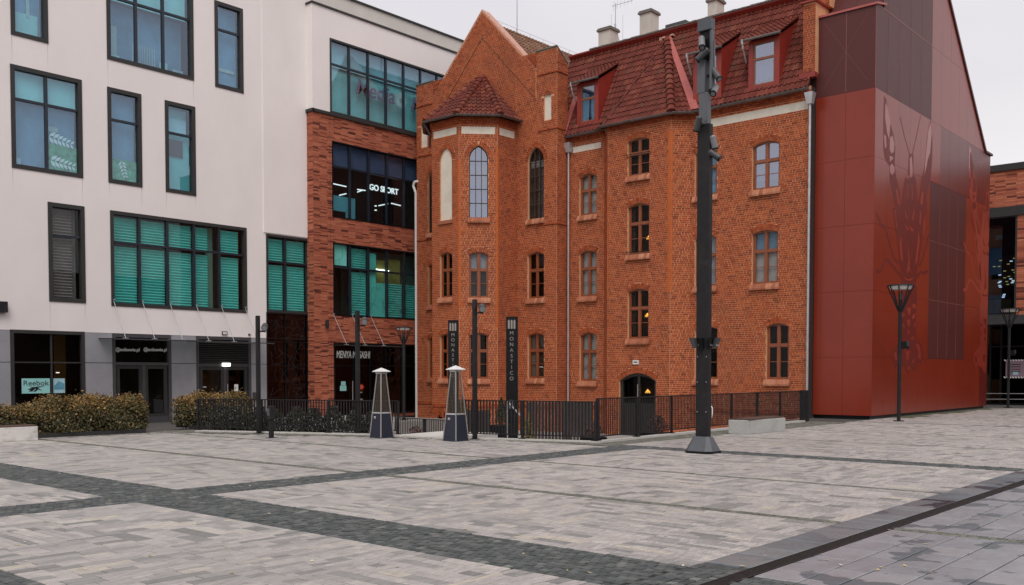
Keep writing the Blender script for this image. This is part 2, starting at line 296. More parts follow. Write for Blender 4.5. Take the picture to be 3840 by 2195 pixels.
m.add([(36.3,13.68,ZB-.01),(36.3,16.2,ZB-.01),(33.2,16.2,ZB-.01),(33.2,14.9,ZB-.01)], [(0,1,2,3)])
m.add([(-250,14.28,ZB),(19.62,14.28,ZB),(18.42,18.1,ZB),(18.12,20.0,ZB),(15.5,26.1,ZB),(15.5,27.2,ZB),(-250,27.2,ZB)], [(0,1,2,3,4,5,6)])
m.add([(-250,27.2,ZB),(15.5,27.2,ZB),(22,27.2,ZB),(22,38.6,-0.36),(-250,38.6,-0.36)], [(0,1,2,3,4)])
m.add([(51.3,13.68,ZB),(300,13.68,ZB),(300,250,ZB),(51.3,250,ZB)], [(0,1,2,3)])
plaza = structure(m.build('plaza', JOINT))
# slab fields between the sett bands: (u0,u1,v0,v1)
BU = [(2.75,3.45),(6.48,7.6),(10.88,11.1),(14.58,14.76),(18.75,19.5),(23.92,24.08),(28.28,28.42),(34.2,34.55)]
BV = [(12.38,13.32)]
us = [-7]+[x for b in BU for x in b]+[52]
fields = []
for i in range(0, len(us), 2):
    u0, u1 = us[i], us[i+1]
    if u0 < 19.5: fields += [(u0,u1,4.5,12.38),(u0,u1,13.32,26.6)]
    elif u0 < 24: fields += [(u0,u1,4.5,13.45)]
    else: fields += [(u0,u1,4.5,13.62 if u0 > 28 else 13.45)]
def kerb_u(v):                                    # u of the court edge at this v (left leg)
    for (a, b) in zip(KERB[1:-1], KERB[2:]):
        if a[1] <= v <= b[1]: t = (v-a[1])/(b[1]-a[1]); return a[0]+(b[0]-a[0])*t
    return 15.5 if v > 26.1 else 19.62
slabs = []
G = 0.005
def add_cell(u0, u1, v0, v1):
    along = random.random() < 0.55
    w = random.choice([0.1, 0.15, 0.15, 0.2])
    if along:
        v = v0
        while v < v1-0.02:
            ve = min(v+w, v1)
            if v1-ve < 0.07: ve = v1
            u = u0-random.random()*0.5
            while u < u1-0.02:
                L = random.choice([0.2,0.3,0.3,0.45,0.6]); ue = u+L
                if u1-ue < 0.1: ue = u1
                slabs.append((max(u,u0), min(ue,u1), v, ve)); u = ue
            v = ve
    else:
        u = u0
        while u < u1-0.02:
            ue = min(u+w, u1)
            if u1-ue < 0.07: ue = u1
            v = v0-random.random()*0.5
            while v < v1-0.02:
                L = random.choice([0.2,0.3,0.3,0.45,0.6]); ve = v+L
                if v1-ve < 0.1: ve = v1
                slabs.append((u, ue, max(v,v0), min(ve,v1))); v = ve
            u = ue
for (u0,u1,v0,v1) in fields:
    nu = max(1, round((u1-u0)/1.25)); nv = max(1, round((v1-v0)/1.2))
    for i in range(nu):
        for j in range(nv):
            a, b = u0+(u1-u0)*i/nu, u0+(u1-u0)*(i+1)/nu; c, d = v0+(v1-v0)*j/nv, v0+(v1-v0)*(j+1)/nv
            if (seen(a,c) or seen(b,d) or seen(a,d) or seen(b,c)): add_cell(a,b,c,d)
def inside_plaza(u0,u1,v0,v1, gap=0.62):
    if u1 > 18.0 and v1 > 13.46: return not (u1 > 19 and u0 < 33.5 and v1 > 13.46)
    if v1 > 14.2 and u1 > min(kerb_u(v0), kerb_u(v1))-gap: return False
    return True
slabs = [s for s in slabs if inside_plaza(*s) and s[1]-s[0] > 0.03 and s[3]-s[2] > 0.03]
def slab_geo(mb, s, zt, h, g=G, tilt=0.0012):
    z = [zt+random.uniform(-tilt, tilt) for _ in range(4)]; x0,x1,y0,y1 = s[0]+g,s[1]-g,s[2]+g,s[3]-g
    c = min(0.006, (x1-x0)/4, (y1-y0)/4)
    mb.add([(x0,y0,zt-h),(x1,y0,zt-h),(x1,y1,zt-h),(x0,y1,zt-h),(x0,y0,zt-.004),(x1,y0,zt-.004),(x1,y1,zt-.004),(x0,y1,zt-.004),
            (x0+c,y0+c,z[0]),(x1-c,y0+c,z[1]),(x1-c,y1-c,z[2]),(x0+c,y1-c,z[3])],
           [(0,1,5,4),(1,2,6,5),(2,3,7,6),(3,0,4,7),(4,5,9,8),(5,6,10,9),(6,7,11,10),(7,4,8,11),(8,9,10,11)])
def lay(rects, name, rest, material, zt, h, n_parts, g=G, tilt=0.0012, parent=None):
    """the n_parts that show largest become pieces of their own, the rest one joined part"""
    parent = parent or plaza
    def score(s):
        cx, cy = (s[0]+s[1])/2, (s[2]+s[3])/2
        p = proj((cx,cy,zt))
        if p is None or not (0 < p[0] < 3840 and 0 < p[1] < 2195): return 0
        return (s[1]-s[0])*(s[3]-s[2])/p[2]**3
    order = sorted(rects, key=score, reverse=True)
    cache = {}
    for s in order[:n_parts]:
        w, d = round(s[1]-s[0], 2), round(s[3]-s[2], 2); key = (w, d)
        cx, cy = (s[0]+s[1])/2, (s[2]+s[3])/2
        if key not in cache:
            b = MB(); slab_geo(b, (-w/2,w/2,-d/2,d/2), 0, h, g, tilt)
            ob = b.build(name, material); cache[key] = ob.data
            ob.location = (cx,cy,zt+random.uniform(-tilt,tilt)); ob.parent = parent
        else: inst(cache[key], name, (cx,cy,zt+random.uniform(-tilt,tilt)), random.choice([0,PI]), parent)
    b = MB()
    for s in order[n_parts:]: slab_geo(b, s, zt+random.uniform(-tilt,tilt), h, g, tilt)
    if b.v: return stuff(b.build(rest, material, parent))
lay(slabs, 'paving_slab', 'paving_slabs', PAVE, 0.0, 0.02, 300)
# granite sett bands
setts = []; mossy = []
def sett_area(lst, u0,u1,v0,v1, s=0.1, ok=None):
    nu = max(1, round((u1-u0)/s)); nv = max(1, round((v1-v0)/s)); du, dv = (u1-u0)/nu, (v1-v0)/nv
    long_u = (u1-u0) > (v1-v0)
    for i in range(nu):
        for j in range(nv):
            a, c = u0+du*i, v0+dv*j
            if long_u: a += (j%2)*du*0.5
            else: c += (i%2)*dv*0.5
            if seen(a+du/2, c+dv/2) and (ok is None or ok(a+du/2, c+dv/2)): lst.append((a, a+du, c, c+dv))
for k, (a, b) in enumerate(BU):
    big = b-a > 0.6
    for (c, d) in [(4.5,12.38),(13.32,26.4)]:
        if a > 18.7 and c > 13: continue
        dd = d if a < 18.7 else 13.45
        sett_area(setts if big else mossy, a, b, c, dd, 0.1 if a < 12 else 0.13, lambda u, v: not (v > 14.2 and u > kerb_u(v)-0.6))
for (c, d) in BV: sett_area(setts, -7, 18.75, c, d, 0.1)
sett_area(setts, 18.75, 19.5, 12.38, 13.46, 0.12)
sett_area(mossy, 19.5, 33.4, 13.46, 14.9, 0.14, lambda u, v: v < 14.1+(u-19.6)*0.049)
sett_area(mossy, 14.6, 19.5, 13.34, 26.4, 0.12, lambda u, v: kerb_u(v)-0.62 < u < kerb_u(v)-0.02 and (v > 14.2 or u > 18.9))
sett_area(mossy, 9, 16, 25.9, 27.1, 0.14, lambda u, v: v > 26.0)
for (a, b) in BU[1:3]: sett_area(setts if b-a > .6 else mossy, a, b, -7.0, 3.86, 0.1)
lay(setts, 'granite_sett', 'granite_setts', SETT, -0.001, 0.019, 300, 0.005, 0.004)
lay(mossy, 'mossy_sett', 'mossy_setts', SETTM, -0.001, 0.019, 120, 0.005, 0.003)
# dark edge slabs, slot drain, blue-grey slabs
edge = []
u = 4.0
while u < 26:
    w = random.choice([0.3,0.45,0.6]); edge.append((u, u+w, 4.05, 4.495)); u += w
lay([e for e in edge if seen((e[0]+e[1])/2, 4.2) and not any(a-.3 < e[0] < b for a, b in BU[1:2])], 'edge_slab', 'edge_slabs', SLATED, 0.0, 0.02, 60)
sett_area(edge2 := [], 6.6, 7.75, 4.05, 4.5, 0.1)
lay(edge2, 'sett', 'setts', SETT, -0.001, 0.019, 0, 0.005, 0.004)
m = MB(); m.box(2, 30, 3.875, 3.885, ZB, 0.001); m.box(2, 30, 4.035, 4.045, ZB, 0.001); m.box(2, 30, 3.885, 4.035, ZB, -0.012)
m.build('drain_channel', DRAIN, plaza)
b = MB(); u = 4.0
while u < 22: b.box(u, u+0.012, 3.885, 4.035, -0.0125, -0.002); u += 0.03
stuff(b.build('drain_grate', DRAIN, plaza))
blue = []; v = 3.87
segs = [(0.0,BU[1][0]),(BU[1][1],BU[2][0]),(BU[2][1],34.0)]
while v > -7.0:
    d = random.choice([0.3,0.4,0.4])
    for a, b in segs:
        u = a-random.random()*0.4
        while u < b-0.02:
            w = random.choice([0.4,0.6,0.8]); e = u+w if b-(u+w) > 0.12 else b
            if seen((u+e)/2, v-d/2): blue.append((max(u,a), min(e,b), v-d, v))
            u = e
    v -= d
lay(blue, 'blue_grey_slab', 'blue_grey_slabs', SLATE, 0.0, 0.02, 200, 0.0075, 0.0015)
# fallen leaves and litter scattered on the paving
LEAFL = mat_pieces('fallen_leaf', [(0,(0.30,0.2,0.06)),(0.5,(0.5,0.4,0.2)),(1,(0.65,0.6,0.5))], 0.7, 0.2, 20, bump=0)
b = MB()
for _ in range(260):
    t = random.random()
    if t < 0.75: px, py = random.uniform(0, 2300), random.uniform(1618, 1672)
    else: px, py = random.uniform(0, 3840), random.uniform(1660, 2150)
    p = on(px, py, Z=0.004)
    if p.x > kerb_u(p.y)-0.05 and p.y > 14.2: continue
    a = random.random()*PI; s = random.uniform(0.018, 0.04); c_, s_ = math.cos(a)*s, math.sin(a)*s
    b.add([(p.x-c_,p.y-s_,0.006),(p.x+s_*.5,p.y-c_*.5,0.008),(p.x+c_,p.y+s_,0.014),(p.x-s_*.5,p.y+c_*.5,0.008)], [(0,1,2,3)])
lf = stuff(b.build('fallen_leaves', LEAFL)); tag(lf, 'small pale leaves scattered over the paving', 'leaves')
# moss along the red wall
MOSS = mat('moss_strip', (0.075,0.08,0.04), 0.95, 0.4, 7, 0.4, 60)
m = MB(); n = 40
for i in range(n):
    ua, ub = 38.2+i*0.32, 38.2+(i+1)*0.32; wa = 0.5+0.25*math.sin(i*1.3)+0.2*math.sin(i*.37); wb = 0.5+0.25*math.sin((i+1)*1.3)+0.2*math.sin((i+1)*.37)
    m.quad((ua,13.66-wa,.006),(ub,13.66-wb,.006),(ub,13.66,.012),(ua,13.66,.012))
stuff(m.build('moss_strip', MOSS, plaza))
# sunken court behind the fence
CFL = mat('pale_court_paving', (0.33,0.31,0.29), 0.85, 0.12, 1.5, 0.1, 40, stain=(1.5,0.5,0.75,(0.36,0.34,0.31),0.6))
m = MB(); m.box(15.6, 36.0, 14.2, 38.8, -1.2, -1.0); structure(m.build('court_floor', CFL))
m = MB(); m.box(22.0, 31.2, 31.0, 38.8, -0.995, -0.35); structure(m.build('terrace', CFL))
m = MB()
for (a, b) in zip(KERB[:-1], KERB[1:]):
    d = Vector((b[0]-a[0], b[1]-a[1], 0)).normalized(); nrm = Vector((d.y, -d.x, 0))*0.22
    if nrm.x < 0 and a[1] > 15: nrm = -nrm
    if a[1] < 15 and nrm.y < 0: nrm = -nrm
    A = Vector((a[0],a[1],0)); B_ = Vector((b[0],b[1],0))
    q = [A, B_, B_+nrm, A+nrm]
    if (q[1]-q[0]).cross(q[2]-q[1]).z < 0: q = q[::-1]
    m.hexa([(p.x,p.y,-1.1) for p in q], [(p.x,p.y,0.035) for p in q])
structure(m.build('court_kerb', CONC))
# paving of the threshold where the fence is open
m = MB(); m.hexa([(18.2,18.3,-.6),(20.6,18.5,-.6),(20.3,20.4,-.6),(18.0,20.1,-.6)], [(18.2,18.3,0.02),(20.6,18.5,0.02),(20.3,20.4,0.02),(18.0,20.1,0.02)])
structure(m.build('entrance_landing', CONC))
# ================================================================ walls, openings, bricks, windows
class Frame:                                  # a vertical wall plane: s along d, outward normal n
    def __init__(f, P, d, n): f.P = Vector((P[0],P[1],0)); f.d = Vector((d[0],d[1],0)).normalized(); f.n = Vector((n[0],n[1],0)).normalized()
    def at(f, s, z, o=0.0): q = f.P+f.d*s+f.n*o; return Vector((q.x,q.y,z))
    def box(f, mb, s0, s1, z0, z1, o0, o1, mi=0):
        if f.d.cross(f.n).z > 0: a = [f.at(s0,z0,o0),f.at(s1,z0,o0),f.at(s1,z0,o1),f.at(s0,z0,o1)]
        else: a = [f.at(s0,z0,o1),f.at(s1,z0,o1),f.at(s1,z0,o0),f.at(s0,z0,o0)]
        mb.hexa(a, [Vector((p.x,p.y,z1)) for p in a], mi)
    def px(f, x, y): q = on_line(x, y, (f.P.x,f.P.y), (f.d.x,f.d.y)); return ((q-f.P).dot(f.d), q.z)
    def prism(f, mb, pts, o0, o1, mi=0):      # outline in (s,z) pushed from o0 to o1
        P = [f.at(s,z,o0) for s,z in pts]; mb.prism(P, f.n*(o1-o0), mi)
class Hole:
    def __init__(h, s0, s1, z0, zs, zc, kind='seg'): h.s0, h.s1, h.z0, h.zs, h.zc, h.kind = s0, s1, z0, zs, zc, kind
    @property
    def mid(h): return (h.s0+h.s1)/2
    def half(h, z):
        w = (h.s1-h.s0)/2
        if z < h.z0 or z > h.zc: return None
        if z <= h.zs or h.kind == 'rect': return w
        dz, r = z-h.zs, h.zc-h.zs
        if h.kind == 'seg': R = (w*w+r*r)/(2*r); cz = h.zc-R; return math.sqrt(max(0, R*R-(z-cz)**2))
        c = (r*r-w*w)/(2*w); R = w+c; return max(0, math.sqrt(max(0, R*R-dz*dz))-c)
    def span(h, z):
        q = h.half(z); return None if q is None else (h.mid-q, h.mid+q)
    def top(h, s):
        w = (h.s1-h.s0)/2; x = abs(s-h.mid)
        if h.kind == 'rect' or h.zc-h.zs < 1e-4: return h.zc
        if x >= w: return h.zs
        r = h.zc-h.zs
        if h.kind == 'seg': R = (w*w+r*r)/(2*r); return h.zc-R+math.sqrt(R*R-x*x)
        c = (r*r-w*w)/(2*w); R = w+c; return h.zs+math.sqrt(max(0, R*R-(x+c)**2))
    def grow(h, t, b=None): return Hole(h.s0-t, h.s1+t, h.z0-(t if b is None else b), h.zs, h.zc+t, h.kind)
    def outline(h, n=12):
        pts = [(h.s0,h.z0),(h.s1,h.z0)]
        if h.kind == 'rect': return pts+[(h.s1,h.zc),(h.s0,h.zc)]
        for i in range(n+1):
            s = h.s1+(h.s0-h.s1)*(0.5-0.5*math.cos(PI*i/n)); pts.append((s, h.top(s)))
        return pts
def subtract(iv, cut):
    out = []
    for a, b in iv:
        if cut[1] <= a or cut[0] >= b: out.append((a,b)); continue
        if cut[0] > a: out.append((a, cut[0]))
        if cut[1] < b: out.append((cut[1], b))
    return out
def wall_shell(mb, fr, s0, s1, z0, z1, holes, depth=0.25, top=None, mi=0):
    """the wall face with its openings cut out; top(s)->z gives a sloped head, depth the reveals"""
    zs = {z0, z1}
    for h in holes:
        zs |= {h.z0, h.zs, h.zc}
        if h.kind != 'rect':
            k = 9; zs |= {h.zs+(h.zc-h.zs)*(math.sin(PI/2*i/k)) for i in range(1,k)}
    if top is not None: zs |= {z0+(z1-z0)*i/60 for i in range(60)}
    zs = sorted(z for z in zs if z0-1e-6 <= z <= z1+1e-6)
    for a, b in zip(zs[:-1], zs[1:]):
        if b-a < 1e-5: continue
        zm = (a+b)/2; iv = [(s0,s1)]
        if top is not None:
            ok = [s for s in [s0+(s1-s0)*i/400 for i in range(401)] if top(s) >= zm]
            if not ok: continue
            iv = [(min(ok), max(ok))]
        for h in holes:
            sp = h.span(zm)
            if sp and sp[1]-sp[0] > 0: iv = subtract(iv, sp)
        for c, d in iv: mb.quad(fr.at(c,a), fr.at(d,a), fr.at(d,b), fr.at(c,b), mi)
    for h in holes:
        o = h.outline(); n = len(o)
        for i in range(n):
            p, q = o[i], o[(i+1)%n]
            mb.quad(fr.at(*p), fr.at(*q), fr.at(q[0],q[1],-depth), fr.at(p[0],p[1],-depth), mi)
class Bricks:
    """collects bricks (centre, frame, length) over several wall planes, then makes parts + one joined rest"""
    def __init__(s, hh, jt, lens, proud): s.hh, s.jt, s.lens, s.proud = hh, jt, lens, proud; s.items = []; s.extra = MB()
    def field(s, fr, s0, s1, z0, z1, holes=(), top=None, ring=0.0):
        n = int((z1-z0)/s.hh)
        for k in range(n):
            za = z0+k*s.hh; zm = za+s.hh/2; iv = [(s0,s1)]
            if top is not None:
                ok = [q for q in [s0+(s1-s0)*i/200 for i in range(201)] if top(q) >= zm+s.hh*0.4]
                if not ok: continue
                iv = [(min(ok), max(ok))]
            for h in holes:
                sp = h.span(zm)
                if ring and zm > h.zs-0.02 and h.kind == 'seg':
                    w = (h.s1-h.s0)/2; r = h.zc-h.zs; R = (w*w+r*r)/(2*r); cz = h.zc-R
                    if zm < cz+R+ring:
                        q = min(math.sqrt((R+ring)**2-(zm-cz)**2), (zm-cz)*w/(h.zs-cz)); sp = (h.mid-q, h.mid+q)
                elif ring and zm > h.zs-0.02 and h.kind == 'lancet':
                    g = h.grow(ring); g.zs = h.zs; sp2 = g.span(zm)
                    if sp2: sp = sp2
                if sp: iv = subtract(iv, sp)
            off = (k%2)*(s.lens[0]+s.lens[1])*0.5+(0.06 if (k//2)%2 else 0)
            x = s0-off-random.random()*0.02; i = k
            while x < s1:
                L = s.lens[i%len(s.lens)]; i += 1; a, b = x, x+L; x = b
                for c, d in iv:
                    p, q = max(a,c), min(b,d)
                    if q-p > 0.035: s.items.append((fr, p+s.jt/2, q-s.jt/2, za+s.jt/2, za+s.hh-s.jt/2, abs((q-p)-L) < 1e-6))
    def arch(s, fr, h, ring, t=0.078, rows=1, lift=0.012):
        if h.kind == 'rect': return
        N = 60; pts = []
        for i in range(N+1):
            x = h.s0+(h.s1-h.s0)*(0.5-0.5*math.cos(PI*i/N)); pts.append(Vector((x, h.top(x), 0)))
        ext = []
        acc = [0]
        for a, b in zip(pts[:-1], pts[1:]): acc.append(acc[-1]+(b-a).length)
        n = max(4, int(acc[-1]/t))
        def P(l):
            l = max(0, min(acc[-1]-1e-6, l))
            for i in range(N):
                if acc[i+1] >= l:
                    f = (l-acc[i])/(acc[i+1]-acc[i]+1e-9); tan = (pts[i+1]-pts[i]).normalized(); return pts[i].lerp(pts[i+1], f), Vector((-tan.y, tan.x, 0))
        for r in range(rows):
            ra, rb = ring*r/rows+0.012, ring*(r+1)/rows-0.006
            for i in range(n):
                l0, l1 = acc[-1]*i/n+0.007, acc[-1]*(i+1)/n-0.007
                p0, n0 = P(l0); p1, n1 = P(l1)
                if n0.y < 0: n0 = -n0
                if n1.y < 0: n1 = -n1
                q = [p0+n0*ra, p1+n1*ra, p1+n1*rb, p0+n0*rb]
                F = [fr.at(v.x, v.y, s.proud+lift) for v in q]; B = [fr.at(v.x, v.y, 0) for v in q]
                s.extra.add(F+B, [(0,1,2,3),(0,4,5,1),(1,5,6,2),(2,6,7,3),(3,7,4,0)])
    def finish(s, parent, material, n_parts, name='brick', rest='brickwork'):
        def dist(it):
            c = it[0].at((it[1]+it[2])/2, (it[3]+it[4])/2); p = proj(c)
            if not it[5] or p is None or not (0 < p[0] < 3840 and 0 < p[1] < 1500): return 1e9
            return p[2]
        order = sorted(s.items, key=dist); cache = {}
        for (fr, a, b, c, d, full) in order[:n_parts]:
            key = (round(b-a,3), id(fr))
            pos = fr.at((a+b)/2, (c+d)/2)
            if key not in cache:
                mb = MB(); w = (b-a)/2; h = (d-c)/2; z = Vector((0,0,1))
                F = [fr.d*x+z*y+fr.n*s.proud for x, y in ((-w,-h),(w,-h),(w,h),(-w,h))]; B = [fr.d*x+z*y-fr.n*0.002 for x, y in ((-w,-h),(w,-h),(w,h),(-w,h))]
                mb.add(F+B, [(0,1,2,3),(0,4,5,1),(1,5,6,2),(2,6,7,3),(3,7,4,0),(7,6,5,4)])
                ob = mb.build(name, material); ob.location = pos-ORG.get(parent.name, Vector((0,0,0))); ob.parent = parent; cache[key] = ob.data
            else: inst(cache[key], name, pos, 0, parent)
        mb = s.extra
        for (fr, a, b, c, d, full) in order[n_parts:]:
            pr = s.proud+random.uniform(-0.002, 0.003)
            F = [fr.at(x,y,pr) for x, y in ((a,c),(b,c),(b,d),(a,d))]; B = [fr.at(x,y,-0.002) for x, y in ((a,c),(b,c),(b,d),(a,d))]
            mb.add(F+B, [(0,1,2,3),(0,4,5,1),(1,5,6,2),(2,6,7,3),(3,7,4,0)])
        return stuff(mb.build(rest, material, parent))
def ring_frame(mb, fr, h, t, o0, o1):
    """picture-frame following the opening: outer outline h, inner inset t, from offset o0 (back) to o1 (front)"""
    g = Hole(h.s0+t, h.s1-t, h.z0+t, h.zs, h.zc-t, h.kind); A = h.outline(); B = g.outline(); n = len(A)
    for i in range(n):
        j = (i+1)%n
        mb.quad(fr.at(*A[i],o1), fr.at(*A[j],o1), fr.at(*B[j],o1), fr.at(*B[i],o1))
        mb.quad(fr.at(*B[i],o1), fr.at(*B[j],o1), fr.at(*B[j],o0), fr.at(*B[i],o0))
        mb.quad(fr.at(*A[j],o1), fr.at(*A[i],o1), fr.at(*A[i],o0), fr.at(*A[j],o0))
    return g
def pane_geo(mb, fr, h, sa, sb, za, zb, o, th=0.008):
    if h.kind == 'rect' or zb <= h.zs+1e-4: pts = [(sa,za),(sb,za),(sb,min(zb,h.zc)),(sa,min(zb,h.zc))]
    else:
        pts = [(sa,za),(sb,za)]
        for i in range(9):
            x = sb+(sa-sb)*i/8; pts.append((x, max(za+.01, min(zb, h.top(x)))))
    fr.prism(mb, pts, o-th, o)
def arch_window(bld, fr, h, glassm, back, cols=2, transom=0.64, wood=None, rec=0.13, t=0.075, sill=True, lattice=0, bar=None, backs=None, drape=None):
    wood = wood or WOOD
    m = MB(); g = ring_frame(m, fr, h, t, -rec-0.06, -rec+0.02)
    zt = h.z0+(h.zs+ (h.zc-h.zs)*0.3-h.z0)*transom if transom else None
    mw = 0.05 if not lattice else 0.016
    xs = [g.s0+(g.s1-g.s0)*i/cols for i in range(cols+1)]
    for x in xs[1:-1]: fr.box(m, x-mw, x+mw, g.z0, g.top(x), -rec-0.055, -rec+0.03)
    zcuts = [g.z0]
    if lattice:
        for i in range(1, lattice): zcuts.append(g.z0+(g.zc-g.z0)*i/lattice)
        for z in zcuts[1:]:
            sp = g.span(z)
            if sp: fr.box(m, sp[0], sp[1], z-0.014, z+0.014, -rec-0.05, -rec+0.025)
    elif zt:
        sp = g.span(zt); fr.box(m, sp[0], sp[1], zt-0.05, zt+0.05, -rec-0.055, -rec+0.035); zcuts.append(zt)
        lo = g.z0+(zt-g.z0)*0.5; fr.box(m, g.s0, g.s1, lo-0.012, lo+0.012, -rec-0.05, -rec-0.005)
    win = m.build('window', wood, bld)
    zcuts.append(g.zc)
    if not lattice:                                   # casement sashes, slightly inset in the frame
        for i in range(cols):
            for za, zb in zip(zcuts[:-1], zcuts[1:]):
                a = xs[i]+(mw if i else 0.0); b = xs[i+1]-(mw if i < cols-1 else 0.0); c = za+(0.05 if za > g.z0 else 0); d = zb-(0.05 if zb < g.zc else 0)
                if zb >= g.zc-1e-6:
                    s = MB(); e = 0.03
                    fr.box(s, a, a+e, c, g.top(a+e), -rec-0.045, -rec+0.005); fr.box(s, b-e, b, c, g.top(b-e), -rec-0.045, -rec+0.005); fr.box(s, a+e, b-e, c, c+e, -rec-0.045, -rec+0.005)
                else:
                    s = MB(); e = 0.03
                    fr.box(s, a, a+e, c, d, -rec-0.045, -rec+0.005); fr.box(s, b-e, b, c, d, -rec-0.045, -rec+0.005); fr.box(s, a+e, b-e, c, c+e, -rec-0.045, -rec+0.005); fr.box(s, a+e, b-e, d-e, d, -rec-0.045, -rec+0.005)
                s.build('sash', wood, win)
    for i in range(cols):
        for za, zb in zip(zcuts[:-1], zcuts[1:]):
            p = MB(); pane_geo(p, fr, g, xs[i]+mw*0.6, xs[i+1]-mw*0.6, za+0.01, zb-0.01, -rec-0.025)
            p.build('pane', glassm, win)
    if back:
        items = backs or [(g.z0, g.zc, back)]
        for (za, zb, bm) in items:
            p = MB(); fr.box(p, g.s0-0.3, g.s1+0.3, za, zb+(0.25 if zb >= g.zc-.01 else 0), -rec-0.13, -rec-0.12); p.build('blind' if bm in (CURT,CURTB) else 'room_wall', bm, win)
    if drape:
        for a, b in drape:
            p = MB(); w = g.s1-g.s0; n = max(2, int(w*(b-a)/.06))
            for k in range(n): x0 = g.s0+w*a+w*(b-a)*k/n; x1 = g.s0+w*a+w*(b-a)*(k+1)/n; xm = (x0+x1)/2; p.quad(fr.at(x0,g.z0,-rec-.10),fr.at(xm,g.z0,-rec-.07),fr.at(xm,g.zc,-rec-.07),fr.at(x0,g.zc,-rec-.10)); p.quad(fr.at(xm,g.z0,-rec-.07),fr.at(x1,g.z0,-rec-.10),fr.at(x1,g.zc,-rec-.10),fr.at(xm,g.zc,-rec-.07))
            p.build('curtain', CURTD, win)
    if bar:
        b = MB(); z = h.z0+bar
        for dz in (0, 0.10): fr.box(b, h.s0-0.04, h.s1+0.04, z+dz-0.012, z+dz+0.012, 0.01, 0.035)
        b.build('guard_rail', BLACK, win)
    if sill:
        b = MB(); d = 0.145
        pts = [(0.0,h.z0+0.015),(0.0,h.z0-0.24),(d,h.z0-0.24),(d,h.z0-0.17),(0.06,h.z0+0.01)]
        n = max(4, int((h.s1-h.s0+0.1)/0.13)); x0 = h.s0-0.07; w = (h.s1-h.s0+0.14)/n
        for k in range(n):
            P = [fr.at(x0+w*k+0.003, z, o) for o, z in pts]; b.prism(P, fr.d*(w-0.006))
        b.build('sill', SILLB, win)
    return win
# rectangular metal window of the modern buildings
def blind_geo(mb, fr, s0, s1, z0, z1, o, pitch=0.115):
    n = max(2, int((z1-z0)/pitch)); p = (z1-z0)/n
    for i in range(n):
        a = z0+p*i; mb.quad(fr.at(s0,a,o-.06), fr.at(s1,a,o-.06), fr.at(s1,a+p*0.62,o), fr.at(s0,a+p*0.62,o)); mb.quad(fr.at(s0,a+p*.62,o), fr.at(s1,a+p*.62,o), fr.at(s1,a+p,o-0.06), fr.at(s0,a+p,o-0.06))
def metal_window(bld, fr, s0, s1, z0, z1, cols, rows, glassm, fills, rec=0.0, t=0.16, mull=0.055, framem=None, proud=0.03, mullm=None, depth=1.1):
    """cols: inner mullion positions (s), rows: transom heights; fills: per cell material key"""
    framem = framem or FRAME; mullm = mullm or FRAMEB
    h = Hole(s0, s1, z0, z1, z1, 'rect'); m = MB(); g = ring_frame(m, fr, h, t, -0.2, proud); win = m.build('window', framem, bld)
    b = MB()
    for x in cols: fr.box(b, x-mull, x+mull, g.z0, g.zc, -0.16, -0.03)
    for z in rows: fr.box(b, g.s0, g.s1, z-mull*0.85, z+mull*0.85, -0.155, -0.035)
    if b.v: b.build('mullions', mullm, win)
    xs = [g.s0]+list(cols)+[g.s1]; zs = [g.z0]+list(rows)+[g.zc]
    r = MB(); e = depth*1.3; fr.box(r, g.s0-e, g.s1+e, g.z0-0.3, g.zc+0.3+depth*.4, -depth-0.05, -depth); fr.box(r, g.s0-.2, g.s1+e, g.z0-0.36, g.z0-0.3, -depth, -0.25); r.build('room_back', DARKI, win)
    for i in range(len(xs)-1):
        for j in range(len(zs)-1):
            a, c, e, f = xs[i], xs[i+1], zs[j], zs[j+1]
            p = MB(); fr.box(p, a+mull*0.5, c-mull*0.5, e+mull*0.5, f-mull*0.5, -0.1, -0.09); p.build('pane', glassm, win)
            k = fills(i, j) if callable(fills) else fills
            if k is None: continue
            for item in (k if isinstance(k, list) else [k]):
                mm, fa, fb, fc, fd, slats, off = item       # material and sub-rectangle in fractions
                q = MB(); A, B, Cc, D = a+(c-a)*fa, a+(c-a)*fb, e+(f-e)*fc, e+(f-e)*fd
                if slats: blind_geo(q, fr, A+0.01, B-0.01, Cc, D, -off)
                else: fr.box(q, A, B, Cc, D, -off-0.02, -off)
                q.build('blind' if slats else 'room_wall', mm, win)
    return win
def full(mm, off=0.35): return (mm, 0, 1, 0, 1, False, off)
def slats(mm, fa=0, fb=1, fc=0, fd=0.95): return (mm, fa, fb, fc, fd, True, 0.2)
# ================================================================ old brick building
UB, UG, UR = 35.9, 35.1, 35.3                     # main wall, gable wall, front of the projecting bay
VC = 32.5                                         # gable axis
old = thing('brick_building', (UB, 16.0, 0), 'old orange brick building with pointed gable, polygonal bay and red mansard roof', 'building')
S2 = math.sqrt(0.5)
fM = Frame((UB,0), (0,1), (-1,0))
fG = Frame((UG,0), (0,1), (-1,0))
fGs = Frame((0,27.86), (1,0), (0,-1))             # right side of the gable block
fGl = Frame((0,37.2), (1,0), (0,1))               # its left side
fR = Frame((UR,0), (0,1), (-1,0)); RV0, RV1 = 21.9, 25.15
fRc = Frame((UR,RV0), (1,-1), (-1,-1)); fRl = Frame((UR,RV1), (1,1), (-1,1)); RC = 0.6/S2
UBF = 32.5; BV0, BV1 = 31.6, 33.4; BCH = 1.27
fF = Frame((UBF,0), (0,1), (-1,0))
fC = Frame((UBF,BV0), (1,-1), (-1,-1)); fCl = Frame((UBF,BV1), (1,1), (-1,1)); CL = BCH/S2
fS = Frame((0,BV0-BCH), (1,0), (0,-1)); fSl = Frame((0,BV1+BCH), (1,0), (0,1))
